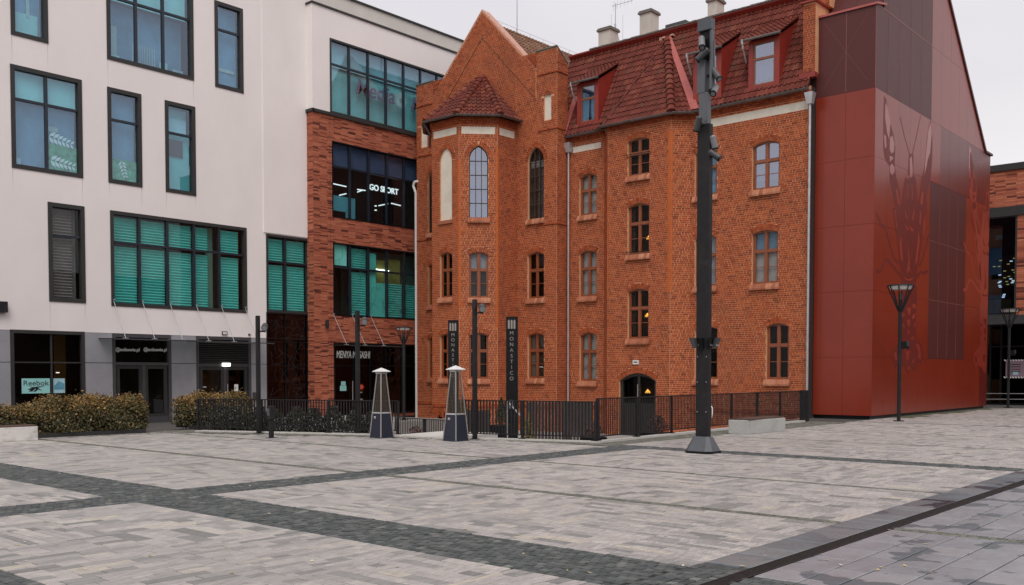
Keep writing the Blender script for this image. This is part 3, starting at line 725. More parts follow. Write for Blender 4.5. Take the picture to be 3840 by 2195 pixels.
def hole_px(fr, L, R, spr, crown, bot, kind='seg'):
    a, b = fr.px(L, spr), fr.px(R, spr); c = fr.px((L+R)/2, crown); d = fr.px(L, bot)
    s0, s1 = min(a[0],b[0]), max(a[0],b[0]); zs = a[1]; zc = c[1]
    if kind == 'seg' and zc-zs < 0.12: zc = zs+0.14
    return Hole(s0, s1, d[1], zs, zc, kind)
GZ = 12.6                                         # eaves
# openings -------------------------------------------------------
R3 = hole_px(fM,2820.8,2924.5,554,529,717); R2 = hole_px(fM,2820.6,2919,880,863.5,1067.8); R1 = hole_px(fM,2873.7,2959.5,1228,1218.5,1424.5)
P3 = hole_px(fM,2606,2690,580,555,740); P2 = hole_px(fM,2606,2686,899,880,1078); P1 = hole_px(fM,2606,2692,1237,1225,1423)
Q3 = hole_px(fM,2173,2238,670.7,651,811.7); Q2 = hole_px(fM,2173,2238,955,940,1114.5); Q1 = hole_px(fM,2174,2237.6,1262,1247,1430)
T3 = hole_px(fR,2354.3,2436,535.3,516,665); T2 = hole_px(fR,2354.3,2435.5,781,763,958); T1 = hole_px(fR,2354.3,2433,1097,1083.5,1273)
DR = hole_px(fR,2322,2460,1428.7,1400,1600); DR.z0 = -1.0
N3 = Hole(28.63,29.60,8.96,11.62,12.31,'lancet'); N2 = hole_px(fG,1978.7,2040,960,949,1122); N1 = hole_px(fG,1978.7,2040,1260.6,1249.8,1420)
def mirror(h): return Hole(2*VC-h.s1, 2*VC-h.s0, h.z0, h.zs, h.zc, h.kind)
B3 = hole_px(fC,1758.7,1830.8,595,546,817,'lancet'); B3.zc = 12.31; B3.zs = 11.7
B2 = hole_px(fC,1758,1832.7,957,945,1117.5); B1 = hole_px(fC,1758,1832.7,1260.6,1248.6,1422)
F3 = hole_px(fF,1650.6,1694.5,595,556,831,'lancet'); F3.zc = 12.31; F3.zs = 11.72
F2 = hole_px(fF,1650,1696,960,949,1119); F1 = hole_px(fF,1650,1696,1263,1252,1420)
NR = Hole(28.2,28.62,13.45,14.55,14.78); NL = Hole(36.4,36.85,13.45,14.55,14.78)
BA = Hole(32.75,33.15,-0.95,-0.35,-0.1); BB = Hole(35.6,36.05,-0.95,-0.42,-0.2); BC = Hole(31.95,32.4,-0.95,-0.35,-0.1)
MW = [R3,R2,R1,P3,P2,P1,Q3,Q2,Q1]; RW = [T3,T2,T1,DR]; GW = [N3,N2,N1,mirror(N3),mirror(N2),mirror(N1),NR,NL,BB]
CWH = [B3,B2,B1]; FWH = [F3,F2,F1,BA,BC]
Z0 = -1.1
# walls (mortar faces) -------------------------------------------
m = MB(); wall_shell(m, fM, 16.02, 27.86, Z0, GZ+0.2, MW)
main_wall = m.build('main_wall', MORTAR, old)
m = MB(); m.quad((UB,16.02,Z0),(UB+10,16.02,Z0),(UB+10,16.02,12.8),(UB,16.02,12.8)); m.build('shaded_side_wall', SCREENM, old)  # end of the brick wall, coloured dark to imitate shade beside the annex
m = MB(); wall_shell(m, fR, RV0, RV1, Z0, GZ, RW); wall_shell(m, fRc, 0, RC, Z0, GZ, []); wall_shell(m, fRl, 0, RC, Z0, GZ, [])
m.build('projecting_bay_wall', MORTAR, old)
APX = 19.4
def gtop(v):
    d = abs(v-VC)
    return 16.7 if d > 3.42 else (APX-(d)*(APX-15.85)/3.4)
m = MB(); wall_shell(m, fG, 27.86, 37.2, Z0, APX, GW, top=None if False else (lambda v: max(gtop(v), 16.72 if abs(v-VC) > 3.42 else 0)))
wall_shell(m, fGs, UG, UB, Z0, 16.0, []); wall_shell(m, fGl, UG, UB+8, Z0, 15.5, [])
# corner shoulders: their raised tops fall away backwards
for v0, v1 in ((27.86,29.08),(35.92,37.2)):
    m.add([(UG,v0,15.9),(UG,v1,15.9),(UG,v1,16.72),(UG,v0,16.72),(UG+0.75,v0,15.9),(UG+0.75,v1,15.9),(UG+0.75,v1,16.1),(UG+0.75,v0,16.1)],
          [(3,2,6,7),(0,3,7,4),(1,5,6,2),(4,7,6,5)])
m.add([(UG+0.45,29.08,12),(UG+0.45,35.92,12),(UG+0.45,35.92,15.85),(UG+0.45,VC,APX),(UG+0.45,29.08,15.85)], [(0,1,2,3,4)])
m.build('gable_wall', MORTAR, old)
m = MB(); wall_shell(m, fF, BV0, BV1, Z0, 13.62, FWH); wall_shell(m, fC, 0, CL, Z0, 13.62, CWH); wall_shell(m, fCl, 0, CL, Z0, 13.62, [])
wall_shell(m, fS, UBF+BCH, UG, Z0, 13.62, []); wall_shell(m, fSl, UBF+BCH, UG, Z0, 13.62, [])
m.build('bay_wall', MORTAR, old)
# bricks ----------------------------------------------------------
BK = Bricks(0.0825, 0.020, [0.265,0.135,0.265,0.135,0.135], 0.010)
def band_hole(s0,s1,z0,z1): return Hole(s0,s1,z0,z1,z1,'rect')
bandM = band_hole(16.13,20.95,11.91,12.25); bandQ = band_hole(25.95,27.55,11.9,12.22)
bandF = band_hole(31.76,33.27,12.86,13.2); bandC = band_hole(0.12,CL-0.12,12.85,13.19); bandS = band_hole(33.9,34.95,12.85,13.19)
BK.field(fM, 16.02, 21.32, Z0, GZ+0.1, MW+[bandM], ring=0.24); BK.field(fM, 25.73, 27.86, Z0, GZ+0.1, MW+[bandQ], ring=0.24)
BK.field(fR, RV0, RV1, Z0, GZ-0.05, RW, ring=0.24); BK.field(fRc, 0, RC, Z0, GZ-0.05); BK.field(fRl, 0, RC, Z0, GZ-0.05)
GTB = [h for h in GW]
BK.field(fG, 27.86, 30.33, Z0, APX, GTB, top=gtop, ring=0.24); BK.field(fG, 34.67, 37.2, Z0, APX, GTB, top=gtop, ring=0.24)
BK.field(fG, 30.33, 34.67, 13.6, APX-0.05, [], top=gtop)
BK.field(fGs, UG, UB, Z0, 16.6, top=lambda s: 16.7-(s-UG)*.8); BK.field(fF, BV0, BV1, Z0, 13.5, FWH+[bandF], ring=0.24); BK.field(fC, 0, CL, Z0, 13.5, CWH+[bandC], ring=0.24)
BK.field(fCl, 0, CL, Z0, 13.5); BK.field(fS, UBF+BCH, UG, Z0, 13.5, [bandS])
for fr, hs, rg, rw in ((fM,[h for h in MW],0.24,2),(fR,RW,0.24,2),(fG,[N2,N1,mirror(N2),mirror(N1),N3,mirror(N3),BB],0.24,2),(fC,CWH,0.24,2),(fF,[F1,F2,F3,BA,BC],0.24,2)):
    for h in hs: BK.arch(fr, h, rg, rows=rw)
# string courses, cornice steps, plinth, gable inner border: rows of projecting bricks
def course(fr, s0, s1, z, h, pr):
    x = s0
    while x < s1-0.02:
        e = min(x+0.135, s1); a, b = x+0.006, e-0.006
        F = [fr.at(p,q,pr) for p,q in ((a,z),(b,z),(b,z+h),(a,z+h))]; B = [fr.at(p,q,0) for p,q in ((a,z),(b,z),(b,z+h),(a,z+h))]
        BK.extra.add(F+B, [(0,1,2,3),(0,4,5,1),(1,5,6,2),(2,6,7,3),(3,7,4,0)]); x = e
def all_bay(z, h, pr):
    course(fF, BV0-pr*0.41, BV1+pr*0.41, z, h, pr); course(fC, -pr*0.41, CL+pr*0.41, z, h, pr); course(fS, UBF+BCH-pr*0.41, UG, z, h, pr); course(fCl, -pr*0.41, CL+pr*.41, z, h, pr)
for i in range(4): all_bay(13.28+i*0.0825, 0.07, 0.03+0.025*i)
for z in (12.98, 15.55, 8.62): 
    course(fG, 27.84, 29.0, z, 0.07, 0.055); course(fG, 36.0, 37.22, z, 0.07, 0.055); course(fGs, UG-0.05, UB, z, 0.07, 0.055)
for z, pr in ((0.12,0.05),(0.2,0.03)):
    all_bay(z, 0.075, pr); course(fG, 27.86, 30.33, z, 0.075, pr); course(fM, 25.73, 27.86, z, 0.075, pr); course(fM, 16.02, 21.32, z, 0.075, pr); course(fG, 34.67, 37.2, z, .075, pr)
for i in range(3):
    course(fM, 16.02, 21.3, GZ-0.22+i*0.0825, 0.07, 0.03+0.03*i); course(fM, 25.75, 27.86, GZ-0.22+i*0.0825, 0.07, 0.03+0.03*i)
    course(fR, RV0, RV1, GZ-0.22+i*0.0825, 0.07, 0.03+0.03*i); course(fRc, 0, RC, GZ-0.22+i*0.0825, 0.07, 0.03+0.03*i)
# raised raking border of the gable, laid in level courses
class Tri(Hole):
    def span(h, z): q = (18.15-z)*3.42/3.6; return (VC-q, VC+q) if q > 0 else None
fGb = Frame((UG-0.053,0),(0,1),(-1,0)); BK.field(fGb, 29.08, 35.92, 14.6, APX-.05, [Tri(0,0,0,0,0)], top=gtop)
m = MB()                                          # mortar bed behind the raised border
for sgn in (-1, 1):
    P = [(VC,APX),(VC+sgn*3.42,15.85),(VC+sgn*3.42,14.55),(VC,18.15)]; fG.prism(m, P, 0.001, 0.052)
m.build('gable_border', MORTAR, old)
BK.finish(main_wall, BRICK, 300)
# orange repaired corner strips
m = MB()
for fr, s0, s1, z0, z1 in ((fF,BV0-0.005,BV0+0.08,4.8,11.6),(fC,-0.005,0.09,4.8,11.6),(fC,CL-0.09,CL+0.005,3.9,12.2),(fS,UBF+BCH-0.005,UBF+BCH+0.08,3.9,12.2),(fR,RV0-0.005,RV0+0.14,5.2,11.9),(fRc,-0.005,0.07,5.2,11.9),(fR,RV1-0.05,RV1+0.005,5.0,9.6)):
    z = z0
    while z < z1: fr.box(m, s0, s1, z+0.004, z+0.078, 0.0, 0.0135); z += 0.0825
stuff(m.build('repaired_corner_bricks', ORANGE, old))
# blank panels and plaster bands
def plate(fr, h, o, name, mm):
    b = MB(); fr.prism(b, h.outline(), o-0.03, o); return b.build(name, mm, old)
for fr, h in ((fM,bandM),(fM,bandQ),(fF,bandF),(fC,bandC),(fS,bandS)): plate(fr, h, 0.004, 'plaster_band', BLANK)
plate(fF, F3, -0.06, 'blank_arch', BLANK); plate(fG, NR, -0.06, 'blank_niche', BLANK); plate(fG, NL, -0.06, 'blank_niche', BLANK)
for h, fr in ((BA,fF),(BC,fF),(BB,fG)): plate(fr, h, -0.18, 'cellar_window', BLACK)
b = MB(); fF.box(b, F3.s0-0.06, F3.s1+0.06, F3.z0-0.16, F3.z0, 0, 0.09); b.build('sill', SILLB, old)
# windows ----------------------------------------------------------
arch_window(old, fM, R3, GL_SKY, CURTB, backs=[(R3.z0, R3.z0+0.4, DARKI),(R3.z0+0.4, R3.zc, CURTB)]); arch_window(old, fM, R2, GL_OLD, CURTB, backs=[(R2.z0,R2.z0+1.25,CURT),(R2.z0+1.25,R2.zc,BLUED)]); arch_window(old, fM, R1, GL_DARK, DARKI)
arch_window(old, fM, P3, GL_OLD, BLUED); arch_window(old, fM, P2, GL_OLD, CURTB); arch_window(old, fM, P1, GL_DARK, DARKI)
for h in (Q3,Q2,Q1): arch_window(old, fM, h, GL_OLD, CURT)
arch_window(old, fR, T3, GL_DARK, DARKI2, bar=0.85, drape=[(.55,.72)]); w2 = arch_window(old, fR, T2, GL_DARK, DARKI2, bar=0.02, drape=[(.82,1)]); w1 = arch_window(old, fR, T1, GL_DARK, DARKI2, drape=[(.8,1)])
for h in (N2,): arch_window(old, fG, h, GL_DARK, DARKI2, backs=[(h.z0,h.zc,DARKI2)]); 
arch_window(old, fG, N1, GL_OLD, DARKI, backs=[(N1.z0,N1.zc,DARKI2)], drape=[(.55,1)])
arch_window(old, fG, N3, GL_OLD, DARKI2, cols=3, transom=0, wood=STEELW, lattice=5, t=0.04, backs=[(N3.z0,N3.z0+2.45,DARKI2),(N3.z0+2.45,N3.z0+2.75,CURT),(N3.z0+2.75,N3.zc,DARKI2)])
for h in (N3,N2,N1):
    q = mirror(h); arch_window(old, fG, q, GL_DARK, DARKI2, cols=3 if h is N3 else 2, transom=0 if h is N3 else 0.64, lattice=5 if h is N3 else 0, wood=STEELW if h is N3 else WOOD, t=0.04 if h is N3 else 0.075)
arch_window(old, fC, B3, GL_SKY, CURTB, cols=3, transom=0, wood=STEELW, lattice=5, t=0.04, backs=[(B3.z0,B3.z0+1.55,BLUED),(B3.z0+1.55,B3.z0+2.55,CURT),(B3.z0+2.55,B3.zc,BLUED)])
arch_window(old, fC, B2, GL_OLD, DARKI, backs=[(B2.z0,B2.z0+1.3,DARKI),(B2.z0+1.3,B2.zc,CURTB)]); arch_window(old, fC, B1, GL_DARK, DARKI)
arch_window(old, fF, F2, GL_DARK, DARKI2); arch_window(old, fF, F1, GL_DARK, DARKI2)
# pendant lamps glowing behind the middle windows
def pendant(z, s):
    p = fR.at(s, z, -0.4); b = MB(); 
    for k in range(7):
        a = k*2*PI/7; b.add([p, p+Vector((math.cos(a)*.12,math.sin(a)*.12,-.10)), p+Vector((math.cos(a+.6)*.12,math.sin(a+.6)*.12,-.04)), p+Vector((0,0,.1))], [(0,1,2),(0,2,3),(0,1,3)])
    b.build('pendant_lamp', LITY, old)
# the room walls of those windows stand further back, so the lamps hang in front of them
for w in (w2, w1):
    for c in w.children:
        if c.name.startswith('room_wall'): c.location.x += 0.26
pendant(T2.z0+0.75, T2.mid-0.28); pendant(T1.z0+1.05, T1.mid-0.22)
# arched entrance door
m = MB(); g = ring_frame(m, fR, DR, 0.13, -0.28, -0.1); fR.box(m, DR.mid-0.06, DR.mid+0.06, DR.z0, g.top(DR.mid), -0.26, -0.12); fR.box(m, g.s0, g.s1, 0.28, 0.42, -0.26, -0.13)
door = m.build('door', WOODD, old)
for a, b_ in ((g.s0,DR.mid-0.05),(DR.mid+0.05,g.s1)):
    p = MB(); pane_geo(p, fR, g, a, b_, 0.4, g.zc, -0.2); p.build('pane', GL_DARK, door)
    p = MB(); fR.box(p, a, b_, DR.z0, 0.3, -0.24, -0.17); p.build('door_panel', WOODD, door)
p = MB(); fR.box(p, g.s0-.4, g.s1+.4, 0.0, g.zc+.6, -.57, -.55); p.build('room_wall', DARKI, door)
b = MB(); a0 = fR.at(DR.mid, 1.25, -0.03); a1 = fR.at(DR.mid, -0.45, -0.03); b.cyl(a0, a1, 0.022); b.cyl(fR.at(DR.mid,1.0,-0.03), fR.at(DR.mid,1.0,-0.12), 0.015); b.cyl(fR.at(DR.mid,-.2,-0.03), fR.at(DR.mid,-.2,-0.12), 0.015)
b.build('handle', CHROME, door)
pendant(0.95, DR.mid-0.28)
b = MB(); z_ = fR.px(2386,1359); fR.box(b, z_[0]-0.15, z_[0]+0.15, z_[1]-0.09, z_[1]+0.09, 0, 0.06); lt = b.build('emergency_light', DIFF, old)
b = MB(); fR.box(b, z_[0]-0.1, z_[0]+0.1, z_[1]-0.02, z_[1]+0.03, 0.06, 0.064); b.build('print', SPOTM, lt)
# ---------------------------------------------------------------- roofs of the brick building
class Tiles:
    def __init__(s): s.items = []; s.under = MB()
    def field(s, o, ax, up, poly, w=0.215, e=0.33, lift=0.045):
        """o origin, ax unit along the eaves, up unit up the slope, poly outline in (a,b)"""
        o = Vector(o); ax = Vector(ax).normalized(); up = Vector(up).normalized(); n = ax.cross(up)
        if n.z < 0: n = -n
        s.under.add([o+ax*a+up*b for a, b in poly], [tuple(range(len(poly)))])
        a0, a1 = min(p[0] for p in poly), max(p[0] for p in poly); b0, b1 = min(p[1] for p in poly), max(p[1] for p in poly)
        def ins(x, y):
            r = False
            for i in range(len(poly)):
                (xa,ya),(xb,yb) = poly[i], poly[i-1]
                if (ya > y) != (yb > y) and x < (xb-xa)*(y-ya)/(yb-ya)+xa: r = not r
            return r
        k = 0; b = b0
        while b < b1:
            a = a0
            while a < a1:
                if ins(a+w/2, min(b+e/2, b1-0.02)): s.items.append((o+ax*a+up*b, ax, up, n, w, e, lift))
                a += w
            b += e; k += 1
    @staticmethod
    def geo(ax, up, n, w, e, lift):
        """S-profile pantile: a roll on one side, a shallow pan beside it"""
        prof = [(0.0,0.012),(0.10,0.045),(0.24,0.058),(0.38,0.045),(0.50,0.012),(0.75,0.0),(0.985,0.012)]
        L = e*1.10; v = []; f = []
        for x, h in prof: v.append(ax*(x*w)+n*(h*w/0.215+lift)-up*0.02); 
        for x, h in prof: v.append(ax*(x*w)+n*(h*w/0.215+0.004)+up*L)
        for x, h in prof: v.append(ax*(x*w)+n*(h*w/0.215+lift-0.035)-up*0.02)
        m = len(prof)
        for i in range(m-1): f.append((i,i+1,m+i+1,m+i)); f.append((2*m+i,2*m+i+1,i+1,i))
        return v, f
    def finish(s, parent, material, n_parts, name='roof_tile', rest='roof_tiles'):
        def dist(t):
            p = proj(t[0]); return p[2] if p and 0 < p[0] < 3840 and 0 < p[1] < 900 else 1e9
        order = sorted(s.items, key=dist); cache = {}
        for (q, ax, up, n, w, e, lift) in order[:n_parts]:
            key = tuple(round(c, 3) for c in (*ax, *up, w))
            if key not in cache:
                v, f = s.geo(ax, up, n, w, e, lift); b = MB(); b.add(v, f); ob = b.build(name, material); cache[key] = ob.data
                ob.location = q-ORG[parent.name]; ob.parent = parent
            else: inst(cache[key], name, q, 0, parent)
        b = MB()
        for (q, ax, up, n, w, e, lift) in order[n_parts:]:
            v, f = s.geo(ax, up, n, w, e, lift+random.uniform(-.004,.006)); j = up*random.uniform(-0.008,0.008); b.add([q+j+x for x in v], f)
        return stuff(b.build(rest, material, parent))
SL = math.radians(63); EU, EZ = 35.72, 12.72              # eaves line of the mansard
up = Vector((math.cos(SL),0,math.sin(SL))); TOPB = (16.97-EZ)/math.sin(SL)
TL = Tiles()
TR_U = EU+math.cos(SL)*TOPB; TR_Z = 16.97
# main slope, cut around the projecting bay
AP = Vector((EU+math.cos(SL)*(TOPB-0.25), 23.65, EZ+math.sin(SL)*(TOPB-0.25)))
TL.field((EU,16.06,EZ), (0,1,0), up, [(0,0),(5.15,0),(7.6,TOPB-0.25),(9.9,0),(13.2,0),(13.2,TOPB),(0,TOPB)])
E1 = Vector((35.72,25.93,12.68)); E2 = Vector((35.1,25.28,12.62)); E3 = Vector((35.1,21.78,12.62)); E4 = Vector((35.72,21.1,12.68))
def tri_field(P, Q, A):
    ax = (Q-P).normalized(); q = A-P; u = (q-ax*q.dot(ax)).normalized()
    TL.field(P, ax, u, [(0,0),((Q-P).length,0),(q.dot(ax),q.dot(u))])
tri_field(E3, E2, AP); tri_field(E4, E3, AP); tri_field(E2, E1, AP)
roof = MB(); roof.add([(EU+0.05,16.06,EZ),(EU+0.05,27.86,EZ),(TR_U+0.05,27.86,TR_Z),(TR_U+0.05,16.06,TR_Z)], [(0,1,2,3)])
roofo = roof.build('roof', UNDER, old)
# bay roof: half of a pyramid leaning on the gable
A2 = Vector((UG-0.02, VC, 16.2)); oh = 0.3; z2 = 13.66
a_ = (BV1-BV0)/2; g1 = Vector((UBF-oh, VC-a_-oh*.41, z2)); g2 = Vector((UBF-oh, VC+a_+oh*.41, z2)); b_ = a_+BCH
g0 = Vector((UBF+BCH-oh*.41, VC-b_-oh, z2)); gm = Vector((UG, VC-b_-oh, z2)); g3 = Vector((UBF+BCH-oh*.41, VC+b_+oh, z2)); g4 = Vector((UG, VC+b_+oh, z2))
for P, Q in ((g1,g2),(g0,g1),(gm,g0),(g2,g3),(g3,g4)): tri_field(P, Q, A2)
TL.under.build('roof_underlay', UNDER, roofo)
TL.finish(roofo, TILE, 300)
# hip tiles: overlapping half-round caps
def hip(P, Q, r=0.09, name='hip_tiles', mm=TILE, step=0.34):
    d = Q-P; n = max(2, int(d.length/step)); a = d.normalized(); s = a.cross(Vector((0,0,1))).normalized(); t = s.cross(a); b = MB()
    for i in range(n):
        p = P+d*(i/n); q = P+d*((i+1.12)/n) if i < n-1 else Q; k = 7; va = []; vb = []
        for j in range(k):
            an = PI*j/(k-1); va.append(p+s*math.cos(an)*r*1.15+t*(math.sin(an)*r*1.1+0.035)); vb.append(q+s*math.cos(an)*r*0.9+t*(math.sin(an)*r*0.85+0.02))
        b.add(va+vb, [(j,j+1,k+j+1,k+j) for j in range(k-1)]+[tuple(range(k))])
    return stuff(b.build(name, mm, roofo))
hip(E3, AP, 0.17); hip(E2, AP, 0.06)
for g in (g1, g2, g0): hip(g, A2, 0.14)
b = MB(); b.prism([(EU-.05,27.8,EZ+.05),(EU-.05,28.1,EZ+.05),(EU+1.0,28.1,EZ+.05+1.0*math.tan(SL)),(EU+1.0,27.8,EZ+.05+1.0*math.tan(SL))],(-.06,0,.03)); b.build('valley_flashing', PINKSH, roofo)
hip(g3, A2, 0.1)
# faded valley flashing and damaged orange mortar at the top
b = MB(); d = (AP-E4); w = Vector((0,-0.34,0)); o = Vector((-0.10,0,0.05))
b.add([E4+o+Vector((0,.05,0)), E4+w+o, AP+w*0.75+o, AP+o*1.2], [(0,1,2,3)]); b.add([E4+o+w+Vector((.02,0,-.06)), E4+w+o+Vector((0.0,.02,.03)), AP+w*.75+o+Vector((0,.02,.03)), AP+w*.75+o+Vector((.02,0,-.06))], [(0,1,2,3)])
b.build('valley_flashing', PINKSH, roofo)
b = MB()
for k in range(14): 
    c = AP+Vector((random.uniform(-.12,-.02), random.uniform(-.45,.35), random.uniform(-.18,.12))); s_ = random.uniform(.03,.06); b.box(c.x-s_,c.x+s_,c.y-s_*1.5,c.y+s_*1.5,c.z-s_*.6,c.z+s_*.6)
b.build('mortar_patch', COPE, roofo)
# red fascia above the slope and the low upper roof
z_b = on(2200,192,U=TR_U-0.12).z
b = MB(); b.add([(TR_U-0.02,16.0,TR_Z-.03),(TR_U-0.02,29.2,TR_Z-.03),(TR_U-0.22,29.2,TR_Z+0.12),(TR_U-0.22,16.0,TR_Z+0.12),(TR_U-0.22,16.0,z_b-.04),(TR_U-0.22,29.2,z_b-.04),(TR_U+6,29.2,z_b+1.0),(TR_U+6,16.0,z_b+1.0)], [(0,1,2,3),(3,2,5,4),(4,5,6,7)])
b.build('upper_fascia', REDSH, roofo)
b = MB(); y = 16.1
while y < 27.8: b.box(TR_U-0.27, TR_U-0.1, y+.01, y+0.2, z_b-0.045, z_b+random.uniform(0.0,0.02)); y += 0.215
stuff(b.build('verge_tiles', CAPM, roofo))
# gable block roof behind the gable and its pink coping
b = MB(); RZ = on(1890,113,V=VC).z
for sgn in (-1,1): b.add([(UG+.4,VC,RZ),(UG+12,VC,RZ),(UG+12,VC+sgn*3.9,RZ-3.9),(UG+.4,VC+sgn*3.9,RZ-3.9)], [(0,1,2,3)])
groof = b.build('gable_roof', UNDER, old)
TG = Tiles(); ug = Vector((0,1,1)).normalized()
TG.field((UG+0.45,VC-3.9,RZ-3.9), (1,0,0), ug, [(0,0),(9,0),(9,3.9*1.414),(0,3.9*1.414)], w=0.25, e=0.36); TG.finish(groof, TILEB, 80)
hipb = MB()
for i in range(26): hipb.cyl((UG+0.5+i*0.36,VC,RZ+.02),(UG+0.5+i*0.36+0.4,VC,RZ+.035),0.1,0.09,8)
hipb.build('ridge_tiles', TILEB, groof)
b = MB()
for sgn in (-1,1):
    P = [(VC,APX+0.06),(VC+sgn*3.44,15.85+0.06),(VC+sgn*3.44,15.85-0.02),(VC,APX-0.02)]; fG.prism(b, P, -0.5, 0.06)
b.build('coping', COPE, old)
b = MB()
for v0,v1 in ((27.82,29.1),(35.9,37.24)): b.add([(UG-.05,v0,16.74),(UG-.05,v1,16.74),(UG+.8,v1,16.12),(UG+.8,v0,16.12),(UG-.05,v0,16.69),(UG-.05,v1,16.69),(UG+.8,v1,16.05),(UG+.8,v0,16.05)], [(0,1,2,3),(4,7,6,5),(0,4,5,1),(1,5,6,2),(2,6,7,3),(3,7,4,0)])
b.build('shoulder_coping', CAPM, old)
b = MB()                                            # lightning wires on the ridge and the rod
for i in range(8): b.cyl((UG+0.3+i*1.1,VC,RZ+.1),(UG+0.3+i*1.1,VC,RZ+.32),0.012,n=5)
b.tube([(UG+0.3,VC,RZ+.32),(UG+8.0,VC,RZ+.32)],0.008,5); b.tube([(UG,VC,APX+.1),(UG+.3,VC,RZ+.32)],.008,5)
b.build('lightning_wire', ZINC, old)
p = on(1939,130,V=VC); b = MB(); b.cyl((p.x,VC,RZ),(p.x,VC,RZ+4.2),0.03,0.015,6); b.build('lightning_rod', ZINC, old)
# gutters and downpipes
def gutter(pts, r=0.085):
    b = MB()
    for a, c in zip(pts[:-1], pts[1:]):
        a, c = Vector(a), Vector(c); d = (c-a).normalized(); s = d.cross(Vector((0,0,1))).normalized(); k = 8; va = []; vb = []; vc = []; vd = []
        for j in range(k+1):
            an = PI+PI*j/k; w_ = s*math.cos(an)+Vector((0,0,1))*math.sin(an); va.append(a+w_*r); vb.append(c+w_*r); vc.append(a+w_*(r-.012)); vd.append(c+w_*(r-.012))
        b.add(va+vb, [(j,j+1,k+1+j+1,k+1+j) for j in range(k)]); b.add(vc+vd, [(j,j+1,k+1+j+1,k+1+j) for j in range(k)])
        b.cyl(a+s*r, c+s*r, 0.016, n=6); b.cyl(a-s*r, c-s*r, 0.012, n=6)
    return b.build('gutter', GUTTER, old)
gutter([(35.62,27.8,12.66),(35.62,26.0,12.66),(35.02,25.36,12.62),(35.02,21.72,12.60),(35.62,21.05,12.63),(35.62,16.0,12.66)])
gutter([g4+Vector((-.1,.08,-.02)), g3+Vector((-.06,.06,-.02)), g2+Vector((-.08,.03,-.02)), g1+Vector((-.08,-.03,-.02)), g0+Vector((-.05,-.07,-.02)), gm+Vector((-.05,-.08,-.02))], 0.08)
b = MB(); b.tube([g2+Vector((-.02,.1,-.05)), Vector((UBF-.02,BV1+.1,13.1)), Vector((UBF+.3,BV1+.45,12.6))], .05); b.build('bay_spout', GUTTER, old)
def downpipe(x, y, z0, z1, r, mm, hop=True, name='downpipe'):
    b = MB(); b.cyl((x,y,z0),(x,y,z1),r,n=10); z = z0+0.5
    while z < z1: b.cyl((x,y,z),(x,y,z+0.05),r*1.18,n=10); z += 2.4
    if hop: b.hexa([(x-.1,y-.1,z1-.05),(x+.1,y-.1,z1-.05),(x+.1,y+.1,z1-.05),(x-.1,y+.1,z1-.05)], [(x-.17,y-.17,z1+.38),(x+.17,y-.17,z1+.38),(x+.17,y+.17,z1+.38),(x-.17,y+.17,z1+.38)])
    return b.build(name, mm, old)
downpipe(35.76, 27.7, -1.0, 12.0, 0.045, ZINC)
downpipe(35.72, 15.98, 0.05, 12.1, 0.047, ZINC)
b = MB(); b.tube([(UG+.05,37.1,11.75),(UG-.1,37.28,11.72),(UG-.1,37.36,11.5),(UG-.06,37.22,11.15),(UG-.06,37.22,-0.9)], .065); b.build('downpipe', PIPEW, old)
# dormers --------------------------------------------------------
def dormer(v0, v1, zb=13.02, zt=15.02):
    fD = Frame((36.0,0),(0,1),(-1,0)); d = MB()
    def ur(z): return EU+(z-EZ)/math.tan(SL)
    uf = ur(zb)-0.02; zr = zt+0.95; fD = Frame((uf,0),(0,1),(-1,0))
    rz = ur(zr)
    for v in (v0, v1):
        t = 0.03 if v == v1 else -0.03
        d.prism([(uf,v,zb),(uf,v,zt),(rz+.1,v,zr),(ur(zb)+.1,v,zb)], (0,t,0))
    h = Hole(v0+0.17, v1-0.17, zb+0.2, zt-0.12, zt-0.12, 'rect'); wall_shell(d, fD, v0, v1, zb-0.12, zt, [h], 0.15)
    fD.box(d, v0-0.1, v1+0.1, zb-0.3, zb-0.06, -0.05, 0.07)
    dm = d.build('dormer', REDSH, old)
    w = MB(); g = ring_frame(w, fD, h, 0.06, -0.1, -0.03); zm = h.z0+(h.zc-h.z0)*0.62; fD.box(w, h.s0, h.s1, zm-.045, zm+.045, -0.1, -0.02); w.build('window_frame', WOOD, dm)
    for a, c in ((g.z0,zm-.04),(zm+.04,g.zc)):
        p = MB(); fD.box(p, g.s0, g.s1, a, c, -0.075, -0.065); p.build('pane', GL_SKY, dm)
    p = MB(); fD.box(p, g.s0, g.s1, g.z0, g.zc, -0.2, -0.18); p.build('blind', CURTB, dm)
    t = Tiles(); U_ = Vector((rz-uf+.25,0,zr-zt+.1)).normalized(); t.field((uf-0.25,v0-0.12,zt+0.0), (0,1,0), U_, [(0,0),(v1-v0+.24,0),(v1-v0+.24,(rz-uf)*1.45+.3),(0,(rz-uf)*1.45+.3)], w=0.2, e=0.3)
    t.under.build('roof_board', REDSH, dm)
    b = MB()
    for (q, ax, up_, n, w_, e, lift) in t.items:
        vv, ff = Tiles.geo(ax, up_, n, w_, e, lift); b.add([q+x for x in vv], ff)
    stuff(b.build('dormer_tiles', TILE, dm))
    b = MB(); b.cyl((uf-.3,v0-.2,zt-.01),(uf-.3,v1+.2,zt-.01),.06,n=8); b.build('dormer_gutter', GUTTER, dm)
    b = MB(); b.tube([(uf-.3,v1+.15,zt-.05),(uf-.25,v1+.15,zt-.3),(uf+.15,v1+.2,zt-.75)],.035); b.cyl((uf-.3,v1+.15,zt+.03),(uf-.3,v1+.15,zt-.15),.075,.045,8); b.build('dormer_spout', ZINC, dm)
dormer(17.35, 18.62); dormer(19.9, 21.15); dormer(26.1, 27.25)
